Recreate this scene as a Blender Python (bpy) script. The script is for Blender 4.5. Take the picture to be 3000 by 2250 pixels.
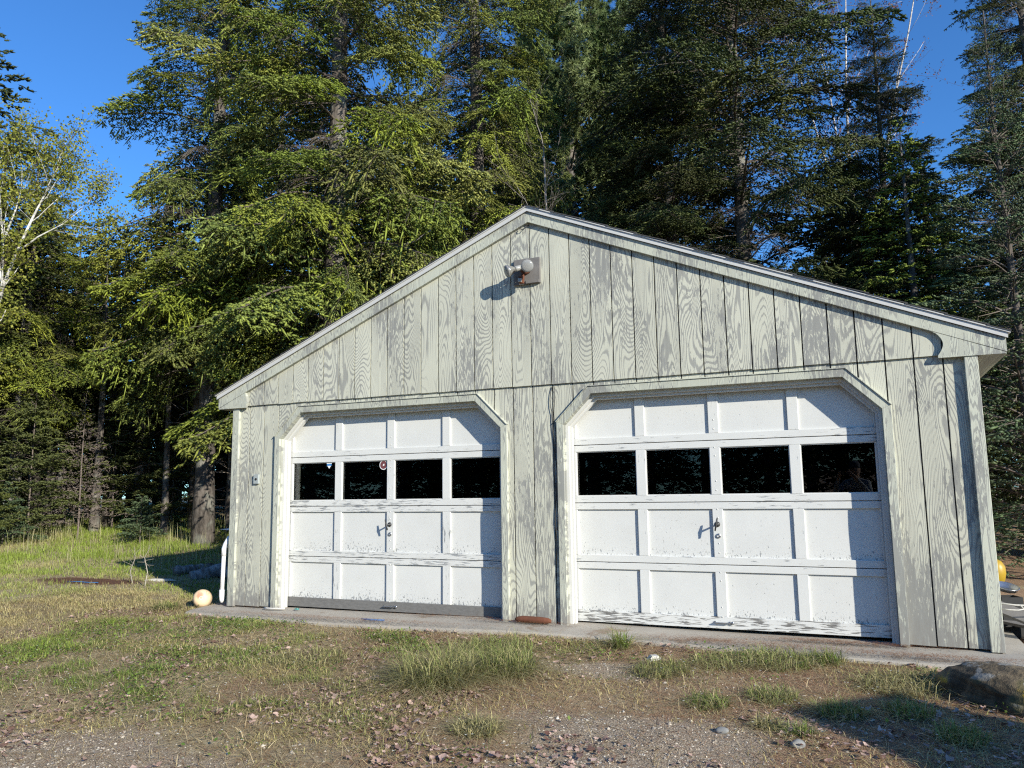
import bpy, math, random
import numpy as np
from mathutils import Matrix, Vector, Euler

R = math.radians
SC = bpy.context.scene
COL = SC.collection
for o in list(bpy.data.objects):
    bpy.data.objects.remove(o)

# ------------------------------------------------------------------ camera
CAM = np.array([2.8386, -6.8733, 1.2119])
F_PX, PITCH, ROLL, YAW = 2300.6, 7.785, -0.802, 23.950
cd = bpy.data.cameras.new('camera')
cam = bpy.data.objects.new('camera', cd)
COL.objects.link(cam)
cd.sensor_width = 36.0
cd.lens = F_PX / 3000.0 * 36.0
cd.clip_start, cd.clip_end = 0.02, 600.0
CM = Matrix.Rotation(R(YAW), 4, 'Z') @ Matrix.Rotation(R(90 + PITCH), 4, 'X') @ Matrix.Rotation(R(ROLL), 4, 'Z')
cam.matrix_world = Matrix.Translation(Vector(CAM)) @ CM
SC.camera = cam
CR = np.array(CM.to_3x3())


def project(P):
    """world points -> photo pixels (3000x2250) and depth"""
    q = (np.asarray(P, float) - CAM) @ CR
    d = np.maximum(-q[..., 2], 1e-3)
    return 1500 + F_PX * q[..., 0] / d, 1125 - F_PX * q[..., 1] / d, -q[..., 2]


def polar(u, d):
    """ground point seen in photo column u at horizontal distance d (layout help)"""
    dv = CR @ np.array([(u - 1500) / F_PX, 0, -1.0])
    h = math.hypot(dv[0], dv[1])
    return CAM[0] + dv[0] / h * d, CAM[1] + dv[1] / h * d


# ------------------------------------------------------------------ light
SUN = np.array([1.75, -1.0, 0.80])
SUN = SUN / np.linalg.norm(SUN)
SUN_EL = math.asin(SUN[2])
w = bpy.data.worlds.new('World')
SC.world = w
w.use_nodes = True
nt = w.node_tree
bg = nt.nodes['Background']
sky = nt.nodes.new('ShaderNodeTexSky')
sky.sky_type = 'NISHITA'
sky.sun_disc = False
sky.sun_elevation = SUN_EL
sky.sun_rotation = math.atan2(SUN[0], SUN[1])
sky.altitude = 50
sky.air_density = 1.0
sky.dust_density = 0.1
sky.ozone_density = 3.0
tint = nt.nodes.new('ShaderNodeMix')
tint.data_type = 'RGBA'
tint.blend_type = 'MULTIPLY'
tint.inputs[0].default_value = 1.0
tint.inputs[7].default_value = (.56, 1.10, 1.66, 1)
nt.links.new(sky.outputs[0], tint.inputs[6])
nt.links.new(tint.outputs[2], bg.inputs[0])
bg.inputs[1].default_value = 0.088
sl = bpy.data.lights.new('sun', 'SUN')
sl.energy = 5.0
sl.angle = R(0.53)
sl.color = (1.0, 0.95, 0.83)
so = bpy.data.objects.new('sun', sl)
COL.objects.link(so)
so.rotation_euler = Vector(SUN).to_track_quat('Z', 'Y').to_euler()
so.location = (20, -12, 10)
SC.view_settings.view_transform = 'Standard'
SC.view_settings.look = 'None'
SC.view_settings.exposure = 0.55
SC.view_settings.gamma = 1.0
SC.render.engine = 'CYCLES'
SC.cycles.use_denoising = False
SC.cycles.filter_width = 1.2
SC.cycles.use_adaptive_sampling = False
SC.cycles.max_bounces = 5
SC.cycles.diffuse_bounces = 2
SC.cycles.glossy_bounces = 3
SC.cycles.transparent_max_bounces = 8


# ------------------------------------------------------------------ node helper
class G:
    def __init__(self, name):
        self.m = bpy.data.materials.new(name)
        self.m.use_nodes = True
        self.t = self.m.node_tree
        self.b = self.t.nodes['Principled BSDF']
        self.out = self.t.nodes['Material Output']

    def put(self, sock, v):
        if isinstance(v, bpy.types.NodeSocket):
            self.t.links.new(v, sock)
        elif isinstance(v, (tuple, list)):
            sock.default_value = (*v, 1.0) if len(v) == 3 and sock.type == 'RGBA' else v
        else:
            sock.default_value = v

    def node(self, typ, props=None, **ins):
        n = self.t.nodes.new(typ)
        for k, v in (props or {}).items():
            setattr(n, k, v)
        for k, v in ins.items():
            self.put(n.inputs[int(k[1:])] if k[0] == 'i' and k[1:].isdigit() else n.inputs[k], v)
        return n

    def math(self, op, a, b=0.0, c=0.0):
        n = self.node('ShaderNodeMath', {'operation': op}, i0=a, i1=b, i2=c)
        return n.outputs[0]

    def add(self, a, b): return self.math('ADD', a, b)
    def sub(self, a, b): return self.math('SUBTRACT', a, b)
    def mul(self, a, b): return self.math('MULTIPLY', a, b)

    def pos(self):
        n = self.node('ShaderNodeNewGeometry')
        s = self.node('ShaderNodeSeparateXYZ', i0=n.outputs['Position'])
        return s.outputs

    def obj(self):
        n = self.node('ShaderNodeTexCoord')
        return n.outputs['Object']

    def vec(self, x, y, z):
        return self.node('ShaderNodeCombineXYZ', i0=x, i1=y, i2=z).outputs[0]

    def noise(self, v, scale=1.0, detail=2.0, rough=.5, dist=0.0):
        n = self.node('ShaderNodeTexNoise', Vector=v, Scale=scale, Detail=detail, Roughness=rough, Distortion=dist)
        return n.outputs[0]

    def step(self, x, lo, hi):
        n = self.node('ShaderNodeMapRange', {'interpolation_type': 'SMOOTHSTEP'}, i0=x, i1=lo, i2=hi)
        return n.outputs[0]

    def mix(self, f, a, b):
        n = self.node('ShaderNodeMix', {'data_type': 'RGBA'})
        self.put(n.inputs[0], f)
        self.put(n.inputs[6], a)
        self.put(n.inputs[7], b)
        return n.outputs[2]

    def rand(self):
        return self.node('ShaderNodeObjectInfo').outputs['Random']

    def attr(self, name):
        return self.node('ShaderNodeAttribute', {'attribute_name': name}).outputs

    def scale_col(self, c, f):
        n = self.node('ShaderNodeHueSaturation')
        self.put(n.inputs['Value'], f)
        self.put(n.inputs['Color'], c)
        return n.outputs[0]

    def done(self, color, rough=.7, bump=None, strength=.3, distance=.01, **kw):
        self.put(self.b.inputs['Base Color'], color)
        self.put(self.b.inputs['Roughness'], rough)
        for k, v in kw.items():
            self.put(self.b.inputs[k.replace('_', ' ')], v)
        if bump is not None:
            n = self.node('ShaderNodeBump', Strength=strength, Distance=distance, Height=bump)
            self.t.links.new(n.outputs[0], self.b.inputs['Normal'])
        return self.m


M = {}


def simple(name, color, rough=.6, var=.15, scale=12.0, bump=.15, **kw):
    g = G(name)
    n = g.noise(g.obj(), scale, 4, .6)
    c = g.scale_col(g.node('ShaderNodeRGB').outputs[0], g.add(1 - var, g.mul(n, 2 * var)))
    g.t.nodes['RGB'].outputs[0].default_value = (*color, 1)
    M[name] = g.done(c, rough, n, bump, .004, **kw)
    return M[name]


def siding_material(name, wear_add=0.0, freq=1.0, paint=(.52, .515, .415), grey=(.20, .20, .19)):
    g = G(name)
    x, y, z = g.pos()
    sheet = g.math('FLOOR', g.math('DIVIDE', g.add(x, 3.6576), 1.2192))
    lvl = g.math('GREATER_THAN', z, 2.2)
    seed = g.add(g.mul(sheet, 7.37), g.mul(lvl, 31.7))
    v = g.vec(g.add(g.mul(x, 3.7 * freq), seed), g.mul(seed, 1.7), g.mul(z, .62))
    n = g.noise(v, 1.0, 1.2, .35, .25)
    fine = g.noise(g.vec(g.mul(x, 85), y, g.mul(z, 4.5)), 1.0, 4, .65)
    ph = g.add(g.mul(n, 300.0), g.mul(fine, 4.0))
    s = g.add(g.mul(g.math('SINE', ph), .5), .5)
    wear = g.noise(g.vec(g.add(g.mul(x, 2.1), seed), seed, g.mul(z, .9)), 1.0, 3, .6)
    chip = g.noise(g.vec(g.mul(x, 42), y, g.mul(z, 8)), 1.0, 5, .7)
    right = g.step(x, -1.0, 3.6)
    low = g.sub(1.0, g.step(z, .02, .30))
    wv = g.add(g.add(wear, wear_add), g.mul(low, .16))
    # late-wood lines where the paint has worn through
    lines = g.step(g.add(s, g.mul(g.sub(wv, .5), 1.9)), .48, .98)
    # flaked patches that break up along the grain
    patch = g.step(g.add(g.add(g.mul(n, .0), g.mul(wv, 1.0)), g.add(g.mul(g.sub(chip, .5), 1.25), g.mul(right, .035))), .60, .68)
    bare = g.math('MAXIMUM', g.mul(lines, .70), g.mul(patch, .85))
    tone = g.noise(g.vec(g.mul(x, 30), y, g.mul(z, 2.0)), 1.0, 3, .6)
    gcol = g.mix(tone, tuple(c * .72 for c in grey), tuple(c * 1.28 for c in grey))
    blot = g.noise(g.vec(x, y, g.mul(z, .8)), 2.3, 3)
    pcol = g.mix(blot, tuple(c * .90 for c in paint), tuple(c * 1.06 for c in paint))
    dirt = g.mul(low, g.step(chip, .38, .62))
    col = g.mix(bare, pcol, gcol)
    col = g.mix(g.mul(dirt, .55), col, (.20, .18, .155))
    col = g.scale_col(col, g.add(.94, g.mul(g.rand(), .12)))
    h = g.sub(g.mul(fine, .25), bare)
    M[name] = g.done(col, .75, h, .35, .0025)
    return M[name]


siding_material('weathered_siding')
siding_material('weathered_trim', .02, 2.4, (.495, .505, .41), (.22, .22, .205))


def door_material(name, kind):
    """peeling white paint: kind panel / rail / sill"""
    g = G(name)
    x, y, z = g.pos()
    fr = g.math('FRACT', g.math('DIVIDE', g.sub(z, .02), .5334))
    if kind == 'panel':
        ch = g.noise(g.vec(g.mul(x, 62), y, g.mul(z, 40)), 1.0, 4, .66)
        big = g.noise(g.vec(g.mul(x, 3.1), 4.4, g.mul(z, 2.0)), 1.0, 2)
        lowm = g.sub(1.0, g.step(fr, .10, .44))
        lowz = g.sub(1.0, g.step(z, .25, 1.2))
        amt = g.add(g.mul(g.mul(lowm, lowz), .17), g.mul(g.sub(big, .5), .16))
        bare = g.step(g.add(ch, amt), .665, .70)
        rough_h = g.noise(g.vec(g.mul(x, 60), y, g.mul(z, 60)), 1.0, 3, .6)
        h = g.sub(g.mul(rough_h, .35), bare)
    else:
        st = g.noise(g.vec(g.mul(x, 7 if kind != 'stile' else 55), g.mul(y, 9), g.mul(z, 75 if kind != 'stile' else 8)), 1.0, 4, .65)
        big = g.noise(g.vec(g.mul(x, 1.6), 2.2, g.mul(z, 3.0)), 1.0, 2)
        left = g.sub(1.0, g.step(x, -.6, .4))
        mid = g.sub(1.0, g.step(z, 1.15, 1.3))
        base = {'rail': .425, 'stile': .40, 'sill': .56}[kind]
        amt = g.add(g.mul(g.mul(left, mid), (.115 if kind == 'rail' else .06)), g.add(g.mul(big, .34), base - .62))
        if kind == 'sill':
            amt = g.add(amt, g.mul(left, .42))
        bare = g.step(g.add(st, amt), .60, .67)
        h = g.sub(g.mul(st, .3), bare)
    grey = g.noise(g.vec(g.mul(x, 20), y, g.mul(z, 60)), 1.0, 3)
    gc = (.30, .31, .31) if kind != 'sill' else (.17, .165, .155)
    gcol = g.mix(grey, tuple(c * .6 for c in gc), tuple(c * 1.3 for c in gc))
    bl = g.noise(g.vec(x, y, z), 5.0, 4, .6)
    pcol = g.mix(bl, (.58, .58, .55), (.67, .67, .635))
    col = g.mix(bare, pcol, gcol)
    M[name] = g.done(col, .55, h, .5, .0018)


for k in ('panel', 'rail', 'stile', 'sill'):
    door_material('white_paint_' + k, k)

simple('white_jamb', (.58, .575, .54), .55, .06)
simple('dark_gap', (.03, .03, .03), .9)
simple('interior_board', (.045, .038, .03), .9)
simple('drip_metal', (.52, .515, .49), .45, .06)
simple('shingle', (.055, .055, .055), .95, .35, 40)
simple('white_pvc', (.80, .80, .79), .35, .04)
simple('rust', (.13, .045, .022), .9, .4, 30)
simple('iron', (.03, .03, .03), .5, .2)
simple('steel', (.45, .46, .47), .3, .1, Metallic=.9)
simple('grey_box', (.33, .36, .35), .6, .1)
simple('rope', (.55, .53, .48), .9, .2, 60)
simple('blue_plastic', (.05, .22, .5), .5, .1)
simple('teal_plastic', (.10, .35, .32), .5, .1)
simple('buoy_yellow_shaded', (.36, .23, .015), .45, .15, 6)  # yellow deepened to stand in for shade on the buoy
simple('porcelain', (.30, .30, .28), .35, .05)
simple('weathered_plank', (.16, .15, .14), .9, .35, 14, .5)
simple('white_object', (.78, .78, .78), .5, .06)
simple('dark_rubber', (.02, .02, .02), .8)
simple('sweater', (.10, .105, .11), .9, .2, 60)
simple('trousers', (.05, .055, .08), .9, .2, 60)
simple('skin', (.45, .27, .19), .55, .06)
simple('phone', (.02, .02, .025), .3, .02)
simple('shed_wood', (.30, .24, .17), .85, .25, 9, .4)

# window glass: thin clear pane that mirrors like glass does
g = G('window_glass')
fr = g.node('ShaderNodeFresnel', IOR=1.5).outputs[0]
tr = g.node('ShaderNodeBsdfTransparent', Color=(.62, .66, .66)).outputs[0]
gl = g.node('ShaderNodeBsdfGlossy', Roughness=.006).outputs[0]
ms = g.node('ShaderNodeMixShader', i0=fr, i1=tr, i2=gl)
g.t.links.new(ms.outputs[0], g.out.inputs[0])
M['window_glass'] = g.m
g = G('bulb_glass')
M['bulb_glass'] = g.done((.42, .42, .40), .16, Transmission_Weight=.45, IOR=1.45)
g = G('bulb_silver')
M['bulb_silver'] = g.done((.42, .41, .38), .25, Metallic=.7)

# attribute-coloured foliage
def foliage(name, trans=.3, rough=.55, spec=.35, vary=1.0):
    g = G(name)
    a = g.attr('col')
    hs = g.node('ShaderNodeHueSaturation')
    r1 = g.rand()
    g.put(hs.inputs['Hue'], g.add(.5 - .015 * vary, g.mul(g.math('FRACT', g.mul(r1, 7.31)), .035 * vary)))
    g.put(hs.inputs['Saturation'], g.add(1.0 - .08 * vary, g.mul(g.math('FRACT', g.mul(r1, 3.17)), .18 * vary)))
    g.put(hs.inputs['Value'], g.add(1.0 - .30 * vary, g.mul(r1, .55 * vary)))
    g.put(hs.inputs['Color'], a['Color'])
    c = hs.outputs[0]
    g.put(g.b.inputs['Base Color'], c)
    g.b.inputs['Roughness'].default_value = rough
    g.b.inputs['Specular IOR Level'].default_value = spec
    if trans:
        t = g.node('ShaderNodeBsdfTranslucent', Color=c)
        ms = g.node('ShaderNodeMixShader', i0=trans, i1=g.b.outputs[0], i2=t.outputs[0])
        g.t.links.new(ms.outputs[0], g.out.inputs[0])
    M[name] = g.m


foliage('needles', .10)
foliage('grass', .30, .6, .25, 0.0)
foliage('litter', .12, .8, .15, 0.0)
foliage('pebbles', 0, .8, .3, 0.0)
foliage('leaves', .3, .6, .25, 0.0)


def bark(name, dark, light, scale=(14, 14, 4), lichen=.0):
    g = G(name)
    o = g.obj()
    s = g.node('ShaderNodeSeparateXYZ', i0=o).outputs
    v = g.vec(g.mul(s[0], scale[0]), g.mul(s[1], scale[1]), g.mul(s[2], scale[2]))
    n = g.noise(v, 1.0, 5, .65)
    n2 = g.noise(o, 3.0, 3)
    c = g.mix(g.step(n, .3, .7), dark, light)
    if lichen:
        c = g.mix(g.mul(g.step(n2, .5, .65), lichen), c, (.33, .35, .30))
    M[name] = g.done(c, .9, n, .9, .03)


bark('spruce_bark', (.036, .029, .024), (.165, .142, .122), lichen=.35)
bark('birch_bark', (.26, .24, .21), (.66, .64, .58), (5, 5, 16))
bark('bare_birch_bark', (.33, .29, .26), (.62, .58, .53), (3, 3, 22))
bark('dead_bark', (.12, .10, .085), (.36, .33, .30))
bark('young_bark', (.035, .03, .025), (.12, .10, .085))
bark('log_bark', (.10, .085, .07), (.36, .34, .33))

# concrete
g = G('concrete')
x, y, z = g.pos()
n = g.noise(g.vec(x, y, 0.), 140, 3, .7)
n2 = g.noise(g.vec(x, y, 0.), 3.2, 4, .6)
c = g.mix(n, (.17, .15, .12), (.52, .475, .40))
c = g.mix(g.mul(g.step(n2, .40, .75), .5), c, (.46, .42, .35))
lit = g.step(g.add(g.noise(g.vec(x, y, 0.), 2.0, 4, .65), g.mul(g.noise(g.vec(x, y, 0.), 60, 2), .18)), .66, .74)
c = g.mix(g.mul(lit, .6), c, (.20, .125, .07))
M['concrete'] = g.done(c, .9, n, .5, .004)

# boulder
g = G('mossy_rock')
o = g.obj()
n = g.noise(o, 9, 6, .68)
n2 = g.noise(o, 3.0, 4, .6)
n3 = g.noise(o, 4.5, 5, .6)
c = g.mix(g.step(n, .35, .65), (.045, .033, .020), (.16, .122, .072))
c = g.mix(g.mul(g.step(n2, .50, .62), .7), c, (.075, .072, .022))
geo = g.node('ShaderNodeNewGeometry')
nz = g.node('ShaderNodeSeparateXYZ', i0=geo.outputs['Normal']).outputs
c = g.mix(g.mul(g.step(n3, .57, .64), g.step(g.mul(nz[1], -1.0), .15, .6)), c, (.36, .24, .03))
c = g.mix(g.mul(g.step(g.noise(o, 7.0, 4), .56, .62), g.step(nz[2], .5, .9)), c, (.25, .24, .21))
M['mossy_rock'] = g.done(c, .95, n, .9, .03)

# buoy with faded red paint
g = G('painted_buoy')
o = g.obj()
s = g.node('ShaderNodeSeparateXYZ', i0=o).outputs
n = g.noise(o, 22, 4, .6)
d = g.math('SQRT', g.add(g.math('POWER', g.add(s[0], .018), 2.0), g.math('POWER', g.sub(s[1], .035), 2.0)))
c = g.mix(n, (.66, .46, .26), (.78, .60, .40))
c = g.mix(g.mul(g.mul(g.sub(1.0, g.step(g.add(d, g.mul(n, .05)), .045, .085)), g.step(s[2], .0, .02)), .8), c, (.75, .17, .10))
st = g.step(g.noise(g.vec(g.mul(s[0], 60), g.mul(s[1], 9), g.mul(s[2], 9)), 1.0, 3), .63, .68)
c = g.mix(g.mul(st, .6), c, (.16, .13, .08))
M['painted_buoy'] = g.done(c, .6, n, .2, .004)

# ground
g = G('ground_soil')
x, y, z = g.pos()
a = g.attr('mixmap')
sp = g.node('ShaderNodeSeparateColor', i0=a['Color']).outputs
v = g.vec(x, y, 0.)
f1 = g.noise(v, 90, 4, .7)
f2 = g.noise(v, 14, 5, .65)
f3 = g.noise(g.vec(g.mul(x, 120), g.mul(y, 120), 0.), 1.0, 2)
soil = g.mix(g.step(f1, .3, .7), (.07, .038, .02), (.44, .28, .165))
straw = g.mix(g.step(f2, .3, .7), (.24, .19, .10), (.50, .42, .25))
grav = g.mix(g.step(f3, .3, .72), (.13, .09, .055), (.55, .45, .33))
c = g.mix(g.step(g.add(sp[1], g.mul(g.sub(f2, .5), .5)), .25, .75), soil, straw)
c = g.mix(g.step(g.add(sp[0], g.mul(g.sub(f1, .5), .5)), .35, .65), c, grav)
c = g.mix(g.step(g.add(sp[2], g.mul(g.sub(f2, .5), .6)), .4, .7), c, g.mix(f1, (.02, .016, .014), (.20, .085, .04)))
M['ground_soil'] = g.done(c, .95, g.add(f1, f2), .8, .02)


# ------------------------------------------------------------------ mesh helpers
def link(o, parent=None):
    COL.objects.link(o)
    if parent is not None:
        o.parent = parent
    return o


def empty(name, loc=(0, 0, 0), parent=None):
    o = bpy.data.objects.new(name, None)
    o.location = loc
    o.empty_display_size = .2
    return link(o, parent)


def tag(o, label, cat, group=None, kind=None):
    o['label'] = label
    o['category'] = cat
    if group:
        o['group'] = group
    if kind:
        o['kind'] = kind
    return o


def mesh(name, V, Fc, mat, smooth=False, col=None):
    V = np.asarray(V, np.float32)
    me = bpy.data.meshes.new(name)
    if isinstance(Fc, np.ndarray):
        k = Fc.shape[1]
        me.vertices.add(len(V))
        me.vertices.foreach_set('co', V.ravel())
        me.loops.add(Fc.size)
        me.loops.foreach_set('vertex_index', Fc.astype(np.int32).ravel())
        me.polygons.add(len(Fc))
        me.polygons.foreach_set('loop_start', np.arange(0, Fc.size, k, dtype=np.int32))
        me.update(calc_edges=True)
    else:
        me.from_pydata([tuple(map(float, v)) for v in V], [], [tuple(f) for f in Fc])
        me.update()
    if col is not None:
        a = me.attributes.new('col', 'FLOAT_COLOR', 'POINT')
        c4 = np.ones((len(V), 4), np.float32)
        c4[:, :3] = col
        a.data.foreach_set('color', c4.ravel())
    if smooth:
        me.polygons.foreach_set('use_smooth', np.ones(len(me.polygons), bool))
    me.materials.append(M[mat] if isinstance(mat, str) else mat)
    return me


def obj(name, V, Fc, mat, parent=None, loc=(0, 0, 0), rot=None, smooth=False, col=None, bevel=0):
    o = bpy.data.objects.new(name, mesh(name, V, Fc, mat, smooth, col))
    o.location = loc
    if rot:
        o.rotation_euler = rot
    link(o, parent)
    if bevel:
        b = o.modifiers.new('bevel', 'BEVEL')
        b.width = bevel
        b.segments = 2
        b.limit_method = 'ANGLE'
    return o


BF = [(0, 3, 2, 1), (4, 5, 6, 7), (0, 1, 5, 4), (1, 2, 6, 5), (2, 3, 7, 6), (3, 0, 4, 7)]


def box(x0, x1, y0, y1, z0, z1):
    return [(x0, y0, z0), (x1, y0, z0), (x1, y1, z0), (x0, y1, z0), (x0, y0, z1), (x1, y0, z1), (x1, y1, z1), (x0, y1, z1)], list(BF)


def join(parts):
    V, Fc = [], []
    for v, f in parts:
        b = len(V)
        V += list(v)
        Fc += [tuple(i + b for i in q) for q in f]
    return V, Fc


def prism(poly, y0, y1):
    """poly: (x,z) counter-clockwise seen from -y ; front face at y0"""
    n = len(poly)
    V = [(p[0], y0, p[1]) for p in poly] + [(p[0], y1, p[1]) for p in poly]
    Fc = [tuple(range(n)), tuple(range(2 * n - 1, n - 1, -1))]
    for i in range(n):
        j = (i + 1) % n
        Fc.append((j, i, n + i, n + j))
    return V, Fc


def tube(pts, rad, n=8, cap=True):
    pts = [np.asarray(p, float) for p in pts]
    if not hasattr(rad, '__len__'):
        rad = [rad] * len(pts)
    V, Fc = [], []
    prev = None
    for i, p in enumerate(pts):
        d = pts[min(i + 1, len(pts) - 1)] - pts[max(i - 1, 0)]
        d = d / (np.linalg.norm(d) + 1e-9)
        if prev is None:
            a = np.cross(d, [0, 0, 1] if abs(d[2]) < .9 else [1, 0, 0])
        else:
            a = prev - d * (prev @ d)
        a = a / (np.linalg.norm(a) + 1e-9)
        prev = a
        b = np.cross(d, a)
        for k in range(n):
            t = 2 * math.pi * k / n
            V.append(p + rad[i] * (a * math.cos(t) + b * math.sin(t)))
    for i in range(len(pts) - 1):
        for k in range(n):
            k2 = (k + 1) % n
            Fc.append((i * n + k, i * n + k2, (i + 1) * n + k2, (i + 1) * n + k))
    if cap:
        Fc.append(tuple(range(n - 1, -1, -1)))
        Fc.append(tuple(range((len(pts) - 1) * n, len(pts) * n)))
    return V, Fc


def lathe(prof, n=20, axis='z'):
    """prof: list of (r, h)"""
    V, Fc = [], []
    for r, h in prof:
        for k in range(n):
            t = 2 * math.pi * k / n
            V.append((r * math.cos(t), r * math.sin(t), h))
    for i in range(len(prof) - 1):
        for k in range(n):
            k2 = (k + 1) % n
            Fc.append((i * n + k, i * n + k2, (i + 1) * n + k2, (i + 1) * n + k))
    Fc.append(tuple(range(n - 1, -1, -1)))
    Fc.append(tuple(range((len(prof) - 1) * n, len(prof) * n)))
    return V, Fc


def vnoise(x, y, seed=0):
    """smooth value noise on arrays, 0..1"""
    x = np.asarray(x, float)
    y = np.asarray(y, float)
    xi, yi = np.floor(x).astype(np.int64), np.floor(y).astype(np.int64)
    fx, fy = x - xi, y - yi
    fx, fy = fx * fx * (3 - 2 * fx), fy * fy * (3 - 2 * fy)

    def h(a, b):
        n = (a * 374761393 + b * 668265263 + seed * 1442695041) & 0x7fffffff
        n = ((n ^ (n >> 13)) * 1274126177) & 0x7fffffff
        return ((n ^ (n >> 16)) & 0xffff) / 65535.0
    return (h(xi, yi) * (1 - fx) + h(xi + 1, yi) * fx) * (1 - fy) + (h(xi, yi + 1) * (1 - fx) + h(xi + 1, yi + 1) * fx) * fy


def fbm(x, y, seed=0, o=3):
    s = 0
    for i in range(o):
        s = s + vnoise(x * 2 ** i, y * 2 ** i, seed + i) * .5 ** i
    return s / (2 - .5 ** (o - 1))


def sstep(x, a, b):
    t = np.clip((x - a) / (b - a), 0, 1)
    return t * t * (3 - 2 * t)


# ------------------------------------------------------------------ terrain
def slab_edge(x):
    return -.44 + .05 * np.sin(np.asarray(x) * 1.3 + .6) - .03 * sstep(np.asarray(x), 1.5, 3.5)


def ground_h(x, y):
    x = np.asarray(x, float)
    y = np.asarray(y, float)
    d = np.hypot(x - CAM[0], y - CAM[1])
    front = -.040 + .052 * np.clip(y + .3, -9, 0)
    rise = .018 * np.clip(d - 8, 0, 20) + .055 * np.clip(d - 14.5, 0, 9)
    leftback = sstep(-3.8 - x + np.clip(y, 0, 2) * .2, -.2, 1.5)
    back = np.maximum(leftback, sstep(y, 7.5, 9.5))
    h = front + rise * back * sstep(y, -4, 1.0)
    h = h - .05 * np.clip(x - 3.8, 0, 6) * sstep(y, -6, 0)
    h = h + (fbm(x * .9, y * .9, 3) - .5) * .05 + (vnoise(x * 4, y * 4, 9) - .5) * .014
    h = h + .03 * np.exp(-((x - .4) ** 2 / 2.2 + (y + .55) ** 2 / .08))
    ins = sstep(x, -3.95, -3.7) * (1 - sstep(x, 3.7, 4.05)) * sstep(y, -.42, -.28) * (1 - sstep(y, 7.3, 7.6))
    return h * (1 - ins) + -.13 * ins


def gravel_w(x, y):
    n = fbm(x * 1.6, y * 1.6, 21)
    g1 = np.exp(-(((x - 1.75) / .85) ** 2 + ((y + 2.75) / .95) ** 2))
    g2 = np.exp(-(((x + 1.0) / 1.5) ** 2 + ((y + 3.85) / .62) ** 2))
    g3 = .7 * np.exp(-(((x - .9) / .7) ** 2 + ((y + 1.2) / .22) ** 2))
    g4 = .8 * np.exp(-(((x - .9) / 3.0) ** 2 + ((y + 4.6) / .9) ** 2))
    return np.clip(np.maximum(np.maximum(g1, g2), np.maximum(g3, g4)) * 1.05 + (n - .5) * 1.1, 0, 1)


def burn_w(x, y):
    b = np.exp(-(((x + 7.3) / 1.1) ** 2 + ((y - 1.0 - .12 * (x + 7.3)) / .42) ** 2))
    return np.clip(b * .95 + (fbm(x * 2, y * 2, 5) - .5) * .5 * (b > .15), 0, 1)


def axis(fine0, fine1, step, lo, hi):
    a = list(np.arange(fine0, fine1, step))
    s, v = step, fine1
    up = []
    while v < hi:
        up.append(v)
        s *= 1.25
        v += s
    s, v = step, fine0
    dn = []
    while v > lo:
        s *= 1.25
        v -= s
        dn.append(v)
    return np.array(dn[::-1] + a + up + [hi])


gx, gy = axis(-11, 5.5, .085, -170, 170), axis(-6, 6, .085, -120, 220)
X, Y = np.meshgrid(gx, gy)
Z = ground_h(X, Y)
nx, ny = len(gx), len(gy)
ii = np.arange(nx * ny).reshape(ny, nx)
quads = np.stack([ii[:-1, :-1], ii[:-1, 1:], ii[1:, 1:], ii[1:, :-1]], -1).reshape(-1, 4)
ground = obj('ground', np.stack([X, Y, Z], -1).reshape(-1, 3), quads, 'ground_soil', smooth=True)
ground['kind'] = 'structure'
ground['label'] = 'patchy ground of dry grass, needles and gravel in front of garage'
mm = np.ones((nx * ny, 4), np.float32)
mm[:, 0] = gravel_w(X, Y).ravel()
mm[:, 1] = np.clip(fbm(X * .8, Y * .8, 40).ravel() * 1.0 + .28 * (X.ravel() < -1.5) - .22 * sstep(X, -.5, 1.5).ravel(), 0, 1)
mm[:, 2] = burn_w(X, Y).ravel()
a = ground.data.attributes.new('mixmap', 'FLOAT_COLOR', 'POINT')
a.data.foreach_set('color', mm.ravel())

# concrete apron that the garage stands on
xs = np.linspace(-3.98, 3.86, 120)
V, Fc = [], []
for i, xx in enumerate(xs):
    e = float(slab_edge(xx)) + .02 * (vnoise(xx * 5, 0, 3) - .5)
    if i == 0:
        e += .12
    zt = .004 + .022 * math.exp(-(xx / 1.2) ** 2)
    V += [(xx, 7.4, -.12), (xx, 7.4, 0), (xx, .3, zt), (xx, e + .02, zt - .022), (xx, e, zt - .034), (xx, e - .01, -.14)]
for i in range(len(xs) - 1):
    for k in range(5):
        a0 = i * 6 + k
        Fc.append((a0, a0 + 1, a0 + 7, a0 + 6))
Fc.append(tuple(range(5, -1, -1)))
Fc.append(tuple(range((len(xs) - 1) * 6, len(xs) * 6)))
apron = obj('concrete_apron', V, Fc, 'concrete')
apron['kind'] = 'structure'
apron['label'] = 'grey concrete slab the garage stands on'

# ------------------------------------------------------------------ garage
GW = .2032
ZG, ZP, SL = 2.209, 3.815, 5 / 12
garage = tag(empty('garage'), 'weathered pale green wooden two door garage with low gable roof', 'garage')
OPEN = [(-3.005, -.330), (.312, 3.000)]
OT, CH = 2.095, .275          # opening top, chamfer


def open_top(x, x0, x1):
    if x < x0 or x > x1:
        return 0.0
    return OT - max(0, CH - (x - x0)) - max(0, CH - (x1 - x))


def strip_cols(xa, xb):
    br = {xa, xb}
    for x0, x1 in OPEN:
        for q in (x0 - .02, x1 + .02, x0 + CH, x1 - CH):
            if xa < q < xb:
                br.add(q)
    return sorted(br)


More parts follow.
